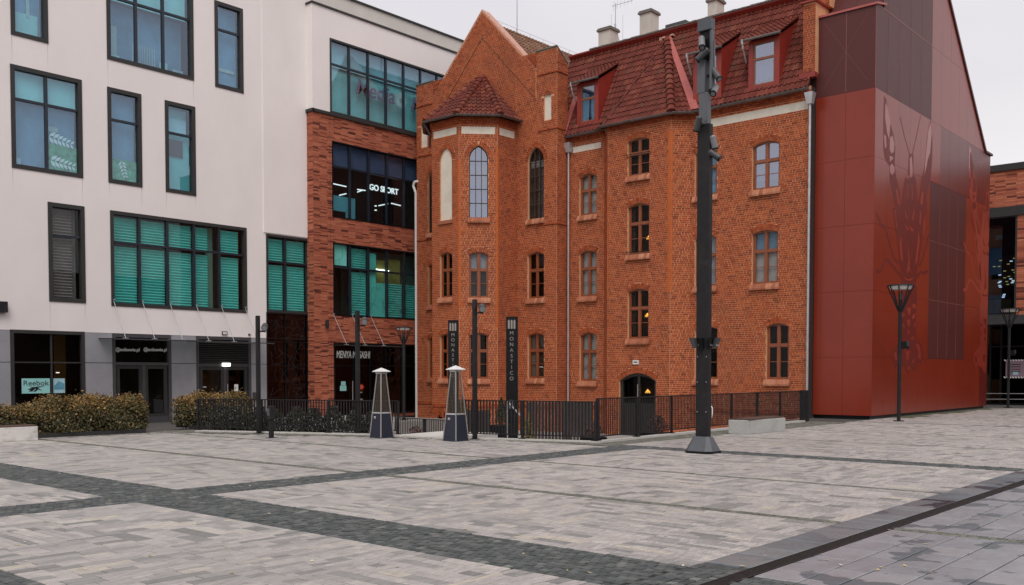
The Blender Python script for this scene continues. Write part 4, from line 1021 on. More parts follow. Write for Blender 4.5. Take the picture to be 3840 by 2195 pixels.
# stepped brick party wall beside the annex
SB = Bricks(0.0825, 0.017, [0.265,0.135], 0.010); fP = Frame((36.02,0),(0,1),(-1,0)); m = MB(); fP.box(m, 15.92, 16.42, 13.3, 16.0, -1.5, 0); fP2 = Frame((36.9,0),(0,1),(-1,0)); fP2.box(m, 15.75, 16.2, 16.05, 18.6, -1.5, 0)
pw = m.build('party_wall', MORTAR, old); SB.field(fP, 15.92, 16.42, 13.3, 16.0); SB.field(fP2, 15.75, 16.2, 16.05, 18.6); SB.finish(pw, BRICK, 0)
b = MB(); b.box(35.9,37,15.85,16.5,16.0,16.08); b.box(35.85,36.1,15.85,16.5,13.12,13.3); b.build('party_wall_cap', REDSH, old)
# chimneys, roof vent, aerial
def chimney(xl, xr, yt, U):
    a = on(xl, yt, U=U); c = on(xr, yt, U=U); w = (a.y-c.y)*0.60; cy = (a.y+c.y)/2; zt = a.z
    b = MB(); b.box(U-.35,U+.35,cy-w/2,cy+w/2,16.5,zt-.16); o = b.build('chimney', CHIMN, roofo)
    b = MB(); b.box(U-.42,U+.42,cy-w/2-.07,cy+w/2+.07,zt-.16,zt-.06); b.box(U-.38,U+.38,cy-w/2-.03,cy+w/2+.03,zt-.06,zt); b.build('chimney_cap', CAPM, o)
chimney(2245,2318,120,40.2); chimney(2400,2470,55,40.2); chimney(2657,2713,8,40.2)
a = on(2495,95,U=39.6); b = MB(); b.box(39.6,40.2,a.y-1.1,a.y,a.z-1.2,a.z); b.build('roof_vent', SPOTM, roofo)
a = on(2308,20,U=40.6); b = MB(); b.cyl((40.6,a.y,16.5),(40.6,a.y,a.z+.1),.025,n=6)
for k, zz in enumerate((a.z,a.z-1.1)):
    d = Vector((0.3,-1,0.12)).normalized() if k == 0 else Vector((1,.3,-.8)).normalized(); c = Vector((40.6,a.y,zz)); b.cyl(c-d*.2, c+d*.9, .014, n=5)
    for j in range(6): q = c+d*(-.1+j*.19); s_ = Vector((.3,.1,1)).normalized()*(.28-.02*j); b.cyl(q-s_, q+s_, .008, n=4)
b.cyl((40.6,a.y+.25,16.5),(40.6,a.y+.25,a.z-.4),.008,n=4); b.cyl((40.6,a.y-.45,16.8),(40.6,a.y-.45,a.z-.6),.008,n=4)
b.build('aerial', ZINC, roofo)
# ================================================================ pale modern building with its brick front
VW, VM = 38.1, 37.6; UM = 28.72                    # pale wall plane, brick block plane, left edge of the block
mod = thing('modern_building', (20, VW, -0.4), 'pale plaster modern commercial building with scattered dark-framed windows and a brick corner block', 'building')
fW = Frame((0,VW),(1,0),(0,-1)); fB = Frame((0,VM),(1,0),(0,-1)); fBs = Frame((UM,0),(0,1),(-1,0))
def rect_px(fr, TL, BR):
    a, b = fr.px(*TL), fr.px(*BR); return Hole(a[0], b[0], b[1], a[1], a[1], 'rect')
W1 = rect_px(fW,(35.2,-150),(180.8,164.8)); W2 = rect_px(fW,(393,-330),(726.9,303.8)); W3 = rect_px(fW,(803,0),(912.8,352))
W4 = rect_px(fW,(37,239),(311.3,669.5)); W5 = rect_px(fW,(401,325),(533.5,704)); W6 = rect_px(fW,(617,375.5),(735,736.7)); W7 = rect_px(fW,(178,757),(321.5,1138))
W8 = rect_px(fW,(412,788.6),(926.8,1175)); W9 = rect_px(fW,(997,876.5),(1160,1180))
G1 = rect_px(fW,(37,1235.7),(322,1600)); G2 = rect_px(fW,(420,1251.6),(645,1582)); G3 = rect_px(fW,(734.6,1261),(943.4,1585)); G4 = rect_px(fW,(998,1180),(1160,1585))
for h in (G1,G2,G3,G4): h.z0 = -0.34
G4.zs = G4.zc = W9.z0-0.001
ZG = fW.px(180,1242)[1]                            # top of the grey base
m = MB(); wall_shell(m, fW, 2, UM+0.1, ZG, 22.5, [W1,W2,W3,W4,W5,W6,W7,W8,W9,Hole(G1.s0,G1.s1,ZG,G1.zc,G1.zc,'rect'),Hole(G4.s0,G4.s1,ZG,G4.zc,G4.zc,'rect')], 0.2)
fW.box(m, UM, 48, 18.5, on(1500,71,V=VW).z, -0.5, -0.01); m.build('plaster_wall', PLASTER, mod)
b = MB(); fW.box(b, UM-0.1, 48, on(1500,71,V=VW).z, on(1500,71,V=VW).z+0.09, -0.6, 0.08); b.build('parapet_cap', FRAME, mod)
b = MB(); fW.box(b, UM+.3, 48, 19.3, on(1500,71,V=VW).z-0.002, -0.011, 0.004); b.build('parapet_panel', PLASTER2, mod)
jx = fW.px(985,500)[0]; b = MB(); fW.box(b, jx, UM, W9.zc+0.05, 22.5, 0.0, 0.05); b.build('plaster_pier', PLASTER, mod)
# rain streaks under the window corners
STRK = mat('rain_streak', (0.58,0.52,0.49), 0.9, 0.1, 3)
b = MB()
for h in (W1,W2,W4,W5,W6,W7):
    for s in (h.s0+.03, h.s1-.03): fW.prism(b, [(s-.014,h.z0-.02),(s+.014,h.z0-.02),(s+.003,h.z0-random.uniform(.5,1.3))], 0.0008, 0.002)
b.build('rain_streaks', STRK, mod)
# grey base panels
zj = fW.px(324,1361)[1]; m = MB()
gaps = [(2,G1.s0),(G1.s1,G2.s0),(G2.s1,G3.s0),(G3.s1,G4.s0)]
for a, c in gaps:
    n = max(1, round((c-a)/1.6))
    for i in range(n):
        x0, x1 = a+(c-a)*i/n+.006, a+(c-a)*(i+1)/n-.006
        for z0, z1 in ((-0.45,zj-.012),(zj+.012,ZG-.01)):
            p = MB(); fW.box(p, x0, x1, z0, z1, -0.06, 0.012); p.build('cladding_panel', GREYP, mod)
b = MB(); fW.box(b, 2, UM, -0.6, ZG, -0.3, -0.06); 
for (a, c) in gaps: pass
bb = MB(); wall_shell(bb, fW, 2, UM, -0.6, ZG, [Hole(h.s0,h.s1,-0.34,min(h.zc,ZG),min(h.zc,ZG),'rect') for h in (G1,G2,G3,G4)], 0.2)
for i in range(len(bb.v)): bb.v[i] = (bb.v[i][0], bb.v[i][1]+0.06, bb.v[i][2])
bb.build('base_wall', FRAME, mod)
# upper windows
def row_z(h, x, y): return fW.px(x, y)[1]
def colsx(fr, xs, y): return [fr.px(x, y)[0] for x in xs]
WHT = mat('white_room', (0.42,0.52,0.55), 0.8, 0.2, 1.2)
metal_window(mod, fW, W1.s0,W1.s1,W1.z0,W1.zc, [], [], GL_UP, [full(BLUED,0.35),(TEALP,0.0,0.9,0.0,0.35,False,0.3),(WHT,0.5,0.62,0.3,1,False,0.28)])
metal_window(mod, fW, W2.s0,W2.s1,W2.z0,W2.zc, colsx(fW,[512,613.6],120), [row_z(W2,600,41)], GL_UP, lambda i,j: full(TEALP,0.4) if j else [full(BLUED,0.75)]+([(WHT,0.1,0.55,0.12,0.62,False,0.7),(TEALP,0,0.6,0.0,0.12,False,0.6)] if i == 0 else [(WHT,0.05+0.09*k,0.08+0.09*k,0.02,0.38,False,0.5) for k in range(10)] if i == 1 else [(WHT,0.55,0.95,0.0,0.12,False,0.5),(TEALP,0.1,0.4,0.02,0.2,False,0.6)]))
metal_window(mod, fW, W3.s0,W3.s1,W3.z0,W3.zc, [], [row_z(W3,812,106)], GL_UP, lambda i,j: [full(BLUED,0.35)]+([(WHITEF,0.0,0.12,0.85,0.97,False,0.12)] if j else [(WHT,0.1,0.9,0.28,0.34,False,0.3)]))
metal_window(mod, fW, W4.s0,W4.s1,W4.z0,W4.zc, colsx(fW,[176],450), [row_z(W4,53,368)], GL_UP, lambda i,j: full(TEALP,0.25) if j else ([full(BLUED,0.35),(BLUEI,0,0.25,0,0.12,False,0.3)] if i == 0 else [full(BLUED,0.35),(GREENI,0,1,0,0.42,False,0.15),(WHT,0.15,0.45,0.62,0.7,False,0.3)]))
metal_window(mod, fW, W5.s0,W5.s1,W5.z0,W5.zc, [], [row_z(W5,413,446)], GL_UP, lambda i,j: full(BLUED,0.35) if j else [full(BLUED,0.35),(GREENI,0,1,0,0.36,False,0.15)])
metal_window(mod, fW, W6.s0,W6.s1,W6.z0,W6.zc, [], [row_z(W6,628.7,495)], GL_UP, lambda i,j: [full(TEALP,0.5),(BLUEI,0,0.9,0,0.6,False,0.3)] if j else [full(TEAL,0.25),(DARKI2,0.0,0.7,0.6,0.9,False,0.2)])
metal_window(mod, fW, W7.s0,W7.s1,W7.z0,W7.zc, [], [row_z(W7,189,880)], GL_OLD, lambda i,j: [(GREYB,0,0.78,0,0.97,True,0.2),full(DARKI,0.8),(GRNW,0.82,0.96,0,1,False,0.4)])
metal_window(mod, fW, W8.s0,W8.s1,W8.z0,W8.zc, colsx(fW,[525,629.7,729.3,823.8],900), [row_z(W8,423.7,906)], GL_TEAL, lambda i,j: [full(DARKI,0.8),slats(TEAL,0.03,0.62 if i == 3 else (0.88 if i == 4 else 0.97),0,0.94)]+([(GRNW,0.66,0.95,0,1,False,0.5)] if i == 3 else []), t=0.14)
metal_window(mod, fW, W9.s0,W9.s1,W9.z0,W9.zc, colsx(fW,[1072],1000), [row_z(W9,998,978)], GL_TEAL, lambda i,j: [full(DARKI,0.8),slats(TEAL,0.03,0.97,0,0.94)], t=0.1)
# printed fern leaves on two windows
def fern(fr, s, z, n, L, ang, win):
    b = MB(); d = Vector((math.cos(ang), math.sin(ang)))
    for i in range(n):
        for sg in (-1,1):
            c = Vector((s,z))+d*(L*i/n); a2 = ang+sg*0.8; e = Vector((math.cos(a2),math.sin(a2)))*L*0.33*(1-0.4*i/n); nn = Vector((-e.y,e.x))*0.22
            fr.prism(b, [tuple(c),tuple(c+e*.5+nn),tuple(c+e),tuple(c+e*.5-nn)], -0.13, -0.125)
    b.build('leaf_print', WHITEF, win)
wins = [o for o in mod.children if o.name.startswith('window')]
fern(fW, W4.mid+0.1, W4.z0+1.45, 6, 1.0, -0.2, wins[3]); fern(fW, W4.mid+0.15, W4.z0+0.55, 6, 1.0, -0.15, wins[3]); fern(fW, W5.mid-.1, W5.z0+0.95, 5, 0.7, -1.3, wins[4])
# ground floor shop window with posters
w = metal_window(mod, fW, G1.s0,G1.s1,G1.z0,G1.zc, colsx(fW,[196],1400), [zj], GL_DARK, lambda i,j: [full(DARKI2,1.2)]+([(YELI,0.45,0.85,0,1,False,1.0)] if i == 1 else []), t=0.13, mull=0.03, framem=FRAME, mullm=FRAME)
def poster(fr, x0, y0, x1, y1, mm, par, o=-0.075, name='poster'):
    a, c = fr.px(x0,y0), fr.px(x1,y1); b = MB(); fr.box(b, a[0], c[0], c[1], a[1], o-.006, o); return b.build(name, mm, par), a, c
pa, a, c = poster(fW, 84, 1420, 191, 1475, POST, w)
cx = (a[0]+c[0])/2; text_part('lettering', 'Reebok', SIGNK, w, fW.at(cx,(a[1]*.68+c[1]*.32),-0.07), (1,0,0), (0,0,1), 0.27, 0.004, sx=1.15)
b = MB(); zc_ = a[1]*.3+c[1]*.7
for pts in ([(-.40,-.02),(-.1,.09),(.42,.15),(.1,.06),(-.2,-.06)],[(-.35,-.12),(-.16,.02),(-.06,.02),(-.18,-.12)],[(-.14,-.12),(-.0,.0),(.08,-.02),(.0,-.12)],[(-.36,.12),(-.1,.09),(.3,-.10),(.1,.04)]): fW.prism(b, [(cx+x*.8,zc_+y*.8) for x,y in pts], -0.073, -0.069)
b.build('emblem', SIGNK, w)
p2, a, c = poster(fW, 203, 1420, 247, 1474, POSTL, w)
b = MB(); fW.prism(b, [(a[0]+.02,c[1]+.14),(c[0]-.02,c[1]+.14),(c[0]-.02,a[1]-.2),(a[0]*.4+c[0]*.6,a[1]-.14),(a[0]*.55+c[0]*.45,a[1]-.09),(a[0]*.8+c[0]*.2,a[1]-.24),(a[0]+.02,a[1]-.27)], -0.074, -0.070); b.build('mountain_print', POSTB, w)
for x, y in ((58,1396),(241,1398)):
    q = fW.px(x,y); b = MB(); fW.box(b, q[0]-.06, q[0]+.06, q[1]-.018, q[1]+.018, -0.6, -0.56); b.build('ceiling_lamp', LITW, w)
# shop door with two letterings
def door_unit(h, ztr, leafs, name='door', louvre=False, inner=None):
    m = MB(); g = ring_frame(m, fW, h, 0.13, -0.2, 0.02); fW.box(m, g.s0, g.s1, ztr-.09, ztr+.03, -0.18, 0.0)
    for x in leafs[1:-1]: fW.box(m, x-.07, x+.07, g.z0, ztr-.09, -0.17, -0.01)
    for x0, x1 in zip(leafs[:-1], leafs[1:]): fW.box(m, x0, x1, g.z0, g.z0+.12, -0.16, -0.02)
    d = m.build(name, mat('door_frame_'+('b' if louvre else 'a'), (0.055,0.052,0.058), 0.45, 0.12, 4), mod)
    for x0, x1 in zip(leafs[:-1], leafs[1:]):
        s = MB(); ring_frame(s, fW, Hole(x0+.05,x1-.05,g.z0+.1,ztr-.1,ztr-.1,'rect'), 0.14, -0.15, -0.03); s.build('leaf', FRAME, d)
        p = MB(); fW.box(p, x0+.1, x1-.1, g.z0+.1, ztr-.1, -0.1, -0.09); p.build('pane', GL_DARK, d)
    if louvre:
        n = 13; zz = ztr+.05; hh = (g.zc-zz)/n
        for i in range(n):
            s = MB(); z0 = zz+hh*i; s.prism([fW.at(g.s0,z0,-.02),fW.at(g.s0,z0+hh*.35,-.02),fW.at(g.s0,z0+hh*.95,-.12),fW.at(g.s0,z0+hh*.8,-.12)], fW.d*(g.s1-g.s0)); s.build('louvre_blade', FRAME, d)
        s = MB(); fW.box(s, g.s0, g.s1, zz, g.zc, -.2, -.15); s.build('louvre_back', BLACK, d)
    else:
        p = MB(); fW.box(p, g.s0, g.s1, ztr+.03, g.zc, -0.1, -0.09); p.build('pane', GL_DARK, d)
    r = MB(); fW.box(r, g.s0-.3, g.s1+3.0, g.z0, g.zc+.8, -2.2, -2.15); r.build('room_wall', inner or DARKI, d)
    return d, g
zt2 = fW.px(646,1363)[1]
d2, g = door_unit(G2, zt2, [G2.s0+.13, fW.px(541,1450)[0], G2.s1-.13])
for x in (484, 588): q = fW.px(x, 1312); text_part('lettering', '@eobuwie.pl', SIGNW, d2, fW.at(q[0]-.02, q[1], -0.08), (1,0,0), (0,0,1), 0.2, 0.006, sx=0.98, bold=0.001)
zt3 = fW.px(735,1367)[1]
d3, g = door_unit(G3, zt3, [G3.s0+.13, fW.px(845,1450)[0], G3.s1-.13], louvre=True, inner=GRNW)
q0, q1 = fW.px(775,1383), fW.px(833,1500); b = MB(); fW.box(b, q0[0]+.3, q1[0]+.2, -.3, q0[1]+.2, -1.4, -1.3); b.build('room_wall', YELI, d3)
q = fW.px(890,1455); b = MB(); fW.box(b, q[0]-.1, q[0]+.1, q[1]-.16, q[1]+.16, -.088, -.082); nt = b.build('notice', SIGNW, d3); b = MB(); fW.box(b, q[0]-.06, q[0]-.01, q[1]-.03, q[1]+.03, -.082, -.078); b.build('dark_mark', BLACK, d3)
q = fW.px(772,1452); b = MB(); fW.box(b, q[0]-.1, q[0]+.1, q[1]-.08, q[1]+.08, -.088, -.082); b.build('sticker', BLACK, d3); b = MB(); fW.box(b, q[0]-.09, q[0]+.07, q[1]-.015, q[1]+.015, -.082, -.078); b.build('sticker_print', SIGNW, d3)
q = fW.px(846,1368); b = MB(); fW.box(b, q[0]-.19, q[0]+.19, q[1]-.07, q[1]+.07, 0.02, 0.09); b.build('lit_exit_lamp', LITW, mod)
b = MB(); q = fW.px(853,1470); b.cyl(fW.at(q[0],q[1]+.35,.02), fW.at(q[0],q[1]-.8,.02), .02); b.cyl(fW.at(q[0],q[1]+.1,.02),fW.at(q[0],q[1]+.1,-.1),.015); b.build('handle', CHROME, d3)
q = fW.px(841,1250); b = MB(); fW.box(b, q[0]-.13, q[0]+.13, q[1]-.08, q[1]+.08, 0, .05); o_ = b.build('emergency_light', SPOTM, mod); b = MB(); fW.box(b, q[0]-.1, q[0]+.1, q[1]-.05, q[1]+.05, .05, .055); b.build('diffuser', DIFF, o_)
q = fW.px(934,1256); b = MB(); b.cyl(fW.at(q[0],q[1],0), fW.at(q[0],q[1],.1), .06, .03); b.build('dome_camera', SPOTM, mod)
q = fW.px(8,1152); b = MB(); fW.box(b, q[0]-.4, q[0]+.13, q[1]-.2, q[1]+.2, 0, .2); b.build('wall_lamp', DARKM, mod)
q = fW.px(952,1480); b = MB(); fW.box(b, q[0]-.08, q[0]+.06, q[1]-.25, q[1]+.1, .01, .1); b.build('intercom', SPOTM, mod)
# dark printed glass below the right-hand window
zl = [fW.px(1000,1492)[1], fW.px(1000,1372)[1], fW.px(1000,1281)[1]]
w = metal_window(mod, fW, G4.s0, G4.s1, G4.z0, G4.zc, colsx(fW,[1072.5],1350), zl, glass('dark_printed_glass',(0.22,0.2,0.24),0.02), lambda i,j: full(DARKI,1.5), t=0.06, mull=0.02, framem=BLACK, mullm=BLACK)
def branch_lines(fr, h, n, mm, par, o=-0.07, sc=0.5):
    b = MB()
    for _ in range(n):
        p = Vector((random.uniform(h.s0+.15,h.s1-.15), random.uniform(h.z0+.2,h.zc-.2))); an = random.uniform(0,6.28)
        for k in range(5):
            an += random.uniform(-.8,.8); q = p+Vector((math.cos(an),math.sin(an)))*sc*random.uniform(.2,.5)
            if not (h.s0+.08 < q.x < h.s1-.08 and h.z0+.1 < q.y < h.zc-.1): break
            e = (q-p).normalized(); nn = Vector((-e.y,e.x))*0.0055; fr.prism(b, [tuple(p+nn),tuple(q+nn),tuple(q-nn),tuple(p-nn)], o, o+.003); p = q
    return stuff(b.build('branch_print', mm, par))
PRT = mat('dim_glass_print', (0.030,0.028,0.034), 0.5, 0.1, 3)
branch_lines(fW, G4, 60, PRT, w)
for x in (1048, 1111):
    q = fW.px(x,1426); b = MB(); p = fW.at(q[0],q[1],-.45); k = 12
    b.cyl(p+Vector((0,0,.09)), p+Vector((0,0,.02)), .06, .2, k); b.cyl(p+Vector((0,0,.02)), p+Vector((0,0,-.1)), .2, .13, k); b.build('pendant_shade', POSTL, w)
# canopies on rods
def canopy(fr, s_list, zrod, zc, out, sa, sb, name='canopy'):
    b = MB(); n = len(s_list); pl = MB()
    b.prism([fr.at(sa,zc+.02,.02),fr.at(sa,zc-.005,.02),fr.at(sa,zc-.045,out+.35),fr.at(sa,zc-.02,out+.35)], fr.d*(sb-sa)); c = b.build(name, GL_CANOPY, mod)
    e = MB(); e.prism([fr.at(sa,zc+.022,.02),fr.at(sa,zc-.012,.02),fr.at(sa,zc-.052,out+.36),fr.at(sa,zc-.018,out+.36)], fr.d*.02); fr.box(e, sa, sb, zc-.06, zc-.012, out+.35, out+.37); e.build('edge_strip', SPOTM, c)
    for s in s_list:
        r = MB(); r.cyl(fr.at(s,zrod,.0), fr.at(s,zc+.02,out), .014, n=6); r.cyl(fr.at(s,zrod,0), fr.at(s,zrod,.1), .028, n=6); fr.box(r, s-.09, s+.09, zc-.0, zc+.025, out-.08, out+.06); r.build('rod', ZINC, c)
rs = [fW.px(x,y)[0] for x,y in ((425,1126),(533.6,1131),(637,1137),(735,1144),(829.7,1152),(918.6,1157))]
zr = fW.px(637,1137)[1]
canopy(fW, rs[:3], zr, 3.13, 0.98, rs[0]-.65, rs[2]+.75); canopy(fW, rs[3:], zr, 3.11, 1.0, rs[3]-.45, rs[5]+.6)
# ---- brick corner block
M1 = rect_px(fB,(1235.8,142),(1700,600)); M1.s1 = 39.5; M1.z0 = fB.px(1237,421.7)[1]
M2 = rect_px(fB,(1244,528),(1563,855)); M2.s1 = 39.0; M2.z0 = fB.px(1246,814)[1]; M3 = rect_px(fB,(1248.4,908.5),(1564,1207)); M3.s1 = 39.0; M3.z0 = fB.px(1253.8,1183.8)[1]
M4 = rect_px(fB,(1251,1284.6),(1567,1520)); M4.s1 = 39.0; M4.z0 = -0.35
ZC = fB.px(1174,410.7)[1]; ZT = fB.px(1168,10)[1]
m = MB(); wall_shell(m, fB, UM, 40, ZC, ZT, [M1], 0.2); wall_shell(m, fBs, VM, VW, ZC, ZT, []); m.build('upper_plaster', PLASTER, mod)
b = MB(); fB.box(b, UM-.05, 40, ZT, ZT+.09, -0.6, 0.06); b.build('cornice_cap', FRAME, mod)
m = MB(); wall_shell(m, fB, UM, 40, -0.5, ZC, [M2,M3,M4], 0.25); wall_shell(m, fBs, VM, VW, -0.5, ZC, []); bw = m.build('brick_front', MORTAR2, mod)
b = MB(); fB.box(b, UM-.06, 40, ZC-.09, ZC+.05, -0.05, 0.1); fBs.box(b, VM-.1, VW, ZC-.09, ZC+.05, 0.0, 0.08); b.build('ledge_cap', FRAME, mod)
SBK = Bricks(0.057, 0.009, [0.49,0.38,0.44], 0.008); SBK.field(fB, UM, 36.6, -0.4, ZC-.1, [M2,M3,M4]); SBK.field(fBs, VM, VW, -0.4, ZC-.1); SBK.finish(bw, BRICK2, 300)
b = MB(); fB.box(b, M2.s0-.13, M2.s0-.115, -0.4, ZC-.1, 0.009, 0.0105); b.build('expansion_joint', FRAME, mod)
w = metal_window(mod, fB, M1.s0,M1.s1,M1.z0,M1.zc, colsx(fB,[1312.3,1383.4,1450,1516.3,1579.5,1640.8],300)+[38.1], [fB.px(1240,237)[1]], GL_UP, lambda i,j: full(BLUEI,0.4) if j else [full(TEALP,0.5)], t=0.09, mull=0.05)
q = fB.px(1430,350)
text_part('lettering', 'Media', SIGNP, w, fB.at(fB.px(1415,345)[0], fB.px(1415,345)[1], -0.16), (1,0,0), (0,0,1), 1.1, 0.02, sx=0.98, shear=0.2, bold=.02)
c = fB.px(1512,377); b = MB()
for k in range(14):
    a = k*2*PI/14; P = []
    for j in range(6): r = 0.14+0.055*j; an = a+0.18*j; P.append((c[0]+r*.9*math.cos(an), c[1]+r*math.sin(an)))
    for p, q_ in zip(P[:-1], P[1:]):
        e = Vector((q_[0]-p[0],q_[1]-p[1])).normalized(); nn = Vector((-e.y,e.x))*.022; fB.prism(b, [(p[0]+nn.x,p[1]+nn.y),(q_[0]+nn.x,q_[1]+nn.y),(q_[0]-nn.x,q_[1]-nn.y),(p[0]-nn.x,p[1]-nn.y)], -.17, -.15)
b.build('swirl_emblem', WHITEF, w)
text_part('lettering', 'M', SIGNP, w, fB.at(fB.px(1552,392)[0]+.35, fB.px(1552,392)[1], -0.16), (1,0,0), (0,0,1), 1.1, 0.02, sx=1.1, shear=0.2, bold=.02)
SKYREFL = mat('slate_blue_sky_reflection',(0.10,0.135,0.21),.8,.1,1)  # blue-grey sheet behind the upper panes, painted to suggest reflected sky
w = metal_window(mod, fB, M2.s0,M2.s1,M2.z0,M2.zc, colsx(fB,[1315,1385.3,1452.9,1518.3,1580],650)+[37.6], [fB.px(1245,619.5)[1]], glass('night_blue_glass',(0.8,0.85,0.9),0.04,gcol=(0.7,0.8,1.0)), lambda i,j: [full(DARKI,2.5)]+([full(SKYREFL,.22)] if j else [])+([(TEAL,0,1 if i == 0 else .5,0.15 if i == 0 else 0,0.45,False,0.4)] if j == 0 and i < 2 else []), t=0.05, mull=0.04, framem=BLACK, depth=2.6)
text_part('lettering', 'GO SPORT', LITG, w, fB.at(fB.px(1452,682)[0], fB.px(1540,706)[1], -1.4), (1,0,0), (0,0,1), 0.42, 0.03, align='LEFT', bold=.008)
for x0,y0,x1,y1 in ((1250,685,1295,675),(1295,675,1356,689),(1398,700,1428,704),(1398,710,1420,702),(1330,722,1356,716),(1478,762,1512,755),(1525,753,1560,762),(1463,763,1470,763),(1463,779,1470,779)):
    a, c = fB.px(x0,y0), fB.px(x1,y1); b = MB(); b.cyl(fB.at(a[0],a[1],-1.2), fB.at(c[0],c[1],-1.2), .03, n=6); b.build('strip_light', LITG, w)
w = metal_window(mod, fB, M3.s0,M3.s1,M3.z0,M3.zc, colsx(fB,[1315.7,1384.3,1453.8,1519,1582],1000)+[37.6], [fB.px(1249,999.7)[1]], GL_TEAL, lambda i,j: {0:[full(DARKI2,1.2)]+([(TEALP,0,.9,.1,1,False,.2)] if j else []),1:[full(DARKI,.8),slats(TEAL,0.03,.97,0,.94)],2:[full(GRNW,1.0),(TEAL,0,.5,0,1 if j==0 else .8,False,.2)]+([(YELI,.5,1,.0,.55,False,.4)] if j else [(TEAL,.5,1,0,.75,False,.2),(YELI,.5,1,.75,1,False,.4)]),3:[full(GRNW,1.0)]+([(YELI,0,1,0,.65,False,.4)] if j else [slats(TEAL,0.03,.97,0,.76),(YELI,0,1,.76,1,False,.4)])}.get(i,[full(GRNW,1.0)]+([] if j else [slats(TEAL,0.03,.97,0,.76)])), t=0.06, mull=0.055, framem=BLACK)
a, c = fB.px(1420,1008), fB.px(1475,1015); b = MB(); b.cyl(fB.at(a[0],a[1],-.35), fB.at(c[0],c[1],-.35), .025, n=6); b.build('strip_light', LITW, w)
branch_lines(fB, Hole(M3.s0,35.5,M3.z0,M3.zc,M3.zc,'rect'), 70, PRT, w, -0.115, 0.5)
b = MB(); q = fB.px(1222,1216); b.cyl(fB.at(q[0],q[1]-.2,.11), fB.at(q[0],q[1]+.2,.11), .08, n=10); fB.box(b, q[0]-.04, q[0]+.04, q[1]-.06, q[1]+.06, 0, .08); b.build('wall_lamp', DARKM, mod)
# dark shopfront below
sg = [fB.px(x,1400)[0] for x in (1255,1328,1390,1450,1510)]; zt4 = fB.px(1255,1372)[1]
w = metal_window(mod, fB, M4.s0,M4.s1,M4.z0,M4.zc, sg[1:]+[37.4], [zt4], glass('black_shop_glass',(0.25,0.24,0.26),0.015), lambda i,j: full(DARKI,2.2), t=0.07, mull=0.035, framem=BLACK, mullm=BLACK, depth=2.4)
q = fB.px(1325,1332); q1 = fB.px(1396,1332); q0 = fB.px(1254,1332); tw = q1[0]-q0[0]
text_part('lettering', 'MENYA MUSASHI', SIGNW, w, fB.at((q0[0]+q1[0])/2, fB.px(1325,1332)[1], -0.02), (1,0,0), (0,0,1), 0.5, 0.02, sx=tw/4.18*0.97, shear=0.15, bold=0.004)
branch_lines(fB, Hole(sg[2],36.0,zt4,M4.zc,M4.zc,'rect'), 40, PRT, w)
for (x0,y0,x1,y1,mm) in ((1283,1431,1300,1446,POST),(1279,1447,1303,1466,POST),(1345,1496,1364,1503,SIGNG)): poster(fB, x0,y0,x1,y1,mm,w,-.08,'sticker')
a = fB.px(1345,1443); b = MB(); fB.prism(b, [(a[0],a[1]),(a[0]+.26,a[1]),(a[0]+.26,a[1]+.05),(a[0]+.42,a[1]-.12),(a[0]+.26,a[1]-.29),(a[0]+.26,a[1]-.24),(a[0],a[1]-.24)], -.08, -.074); b.build('arrow_sticker', REDS, w)
b = MB(); fB.box(b, a[0]+.03, a[0]+.28, a[1]-.15, a[1]-.09, -.074, -.071); fB.box(b, a[0], a[0]+.3, a[1]-.42, a[1]-.36, -.08, -.076); b.build('sticker_print', SIGNG, w)
rs = [fB.px(x,y)[0] for x,y in ((1250,1175),(1320,1179),(1390,1183))]
canopy(fB, rs, 4.62, 3.10, 1.0, rs[0]-.05, rs[2]+.9)
b = MB(); b.cyl(fB.at(sg[1]-.12,1.35,.03), fB.at(sg[1]-.12,0.1,.03), .02); b.build('handle', CHROME, w)
# ================================================================ red clad annex
RU0, RU1, RVN, RVL = 36.3, 51.35, 13.69, 15.98
ann = thing('red_annex', (RU0, RVN, 0), 'tall red metal-clad annex with dark mesh panels and crayfish prints', 'building')
fA = Frame((0,RVN),(1,0),(0,-1)); fAl = Frame((RU0,0),(0,1),(-1,0))
def clip(poly, f):                               # keep the side where f >= 0 (f linear)
    out = []
    for i in range(len(poly)):
        p, q = poly[i-1], poly[i]; a, b = f(p), f(q)
        if (a >= 0) != (b >= 0): t = a/(a-b); out.append((p[0]+(q[0]-p[0])*t, p[1]+(q[1]-p[1])*t))
        if b >= 0: out.append(q)
    return out
# core body
prof = [(RU0+.04,0.12),(RU1-.04,0.12),(RU1-.04,12.36),(50.4,12.36),(44.58,17.9),(43.0,19.4),(38.6,19.4),(37.15,15.55),(RU0+.04,15.4)]
m = MB(); m.prism([(u,RVN+.05,z) for u,z in prof], (0,RVL-RVN+.5,0)); m.build('body', UNDER, ann)
b = MB(); b.box(RU0+.1, RU1-.1, RVN+.1, RVL, -0.02, 0.12); b.build('plinth', BLACK, ann)
BRAC = mat('mesh_bracing', (0.105,0.024,0.022), 0.5, 0.15, 20)
us_ = [RU0+1.2542*i for i in range(13)]; zs_ = [0.12,2.35,4.85,7.35,9.85,12.38,15.45,19.4]
slope = lambda p: 12.33+(50.45-p[0])*0.9545-p[1]
def kind(u, z):
    if z > 12.38: return MESHP if u < 42.5 else REDP
    if 9.85 < z < 12.38: return REDP if u < 43.8 else PRINT if False else (MESH2 if u < 51.4 else REDP)
    if 2.3 < z < 9.85 and 42.5 < u < 47.5: return MESHP
    if z < 2.35 and u > 50: return MESH2
    return REDP
MESH2 = mat('maroon_mesh_panel', (0.14, 0.016, 0.012), 0.3, 0.15, 25, 0.3, 160, spec=0.55)
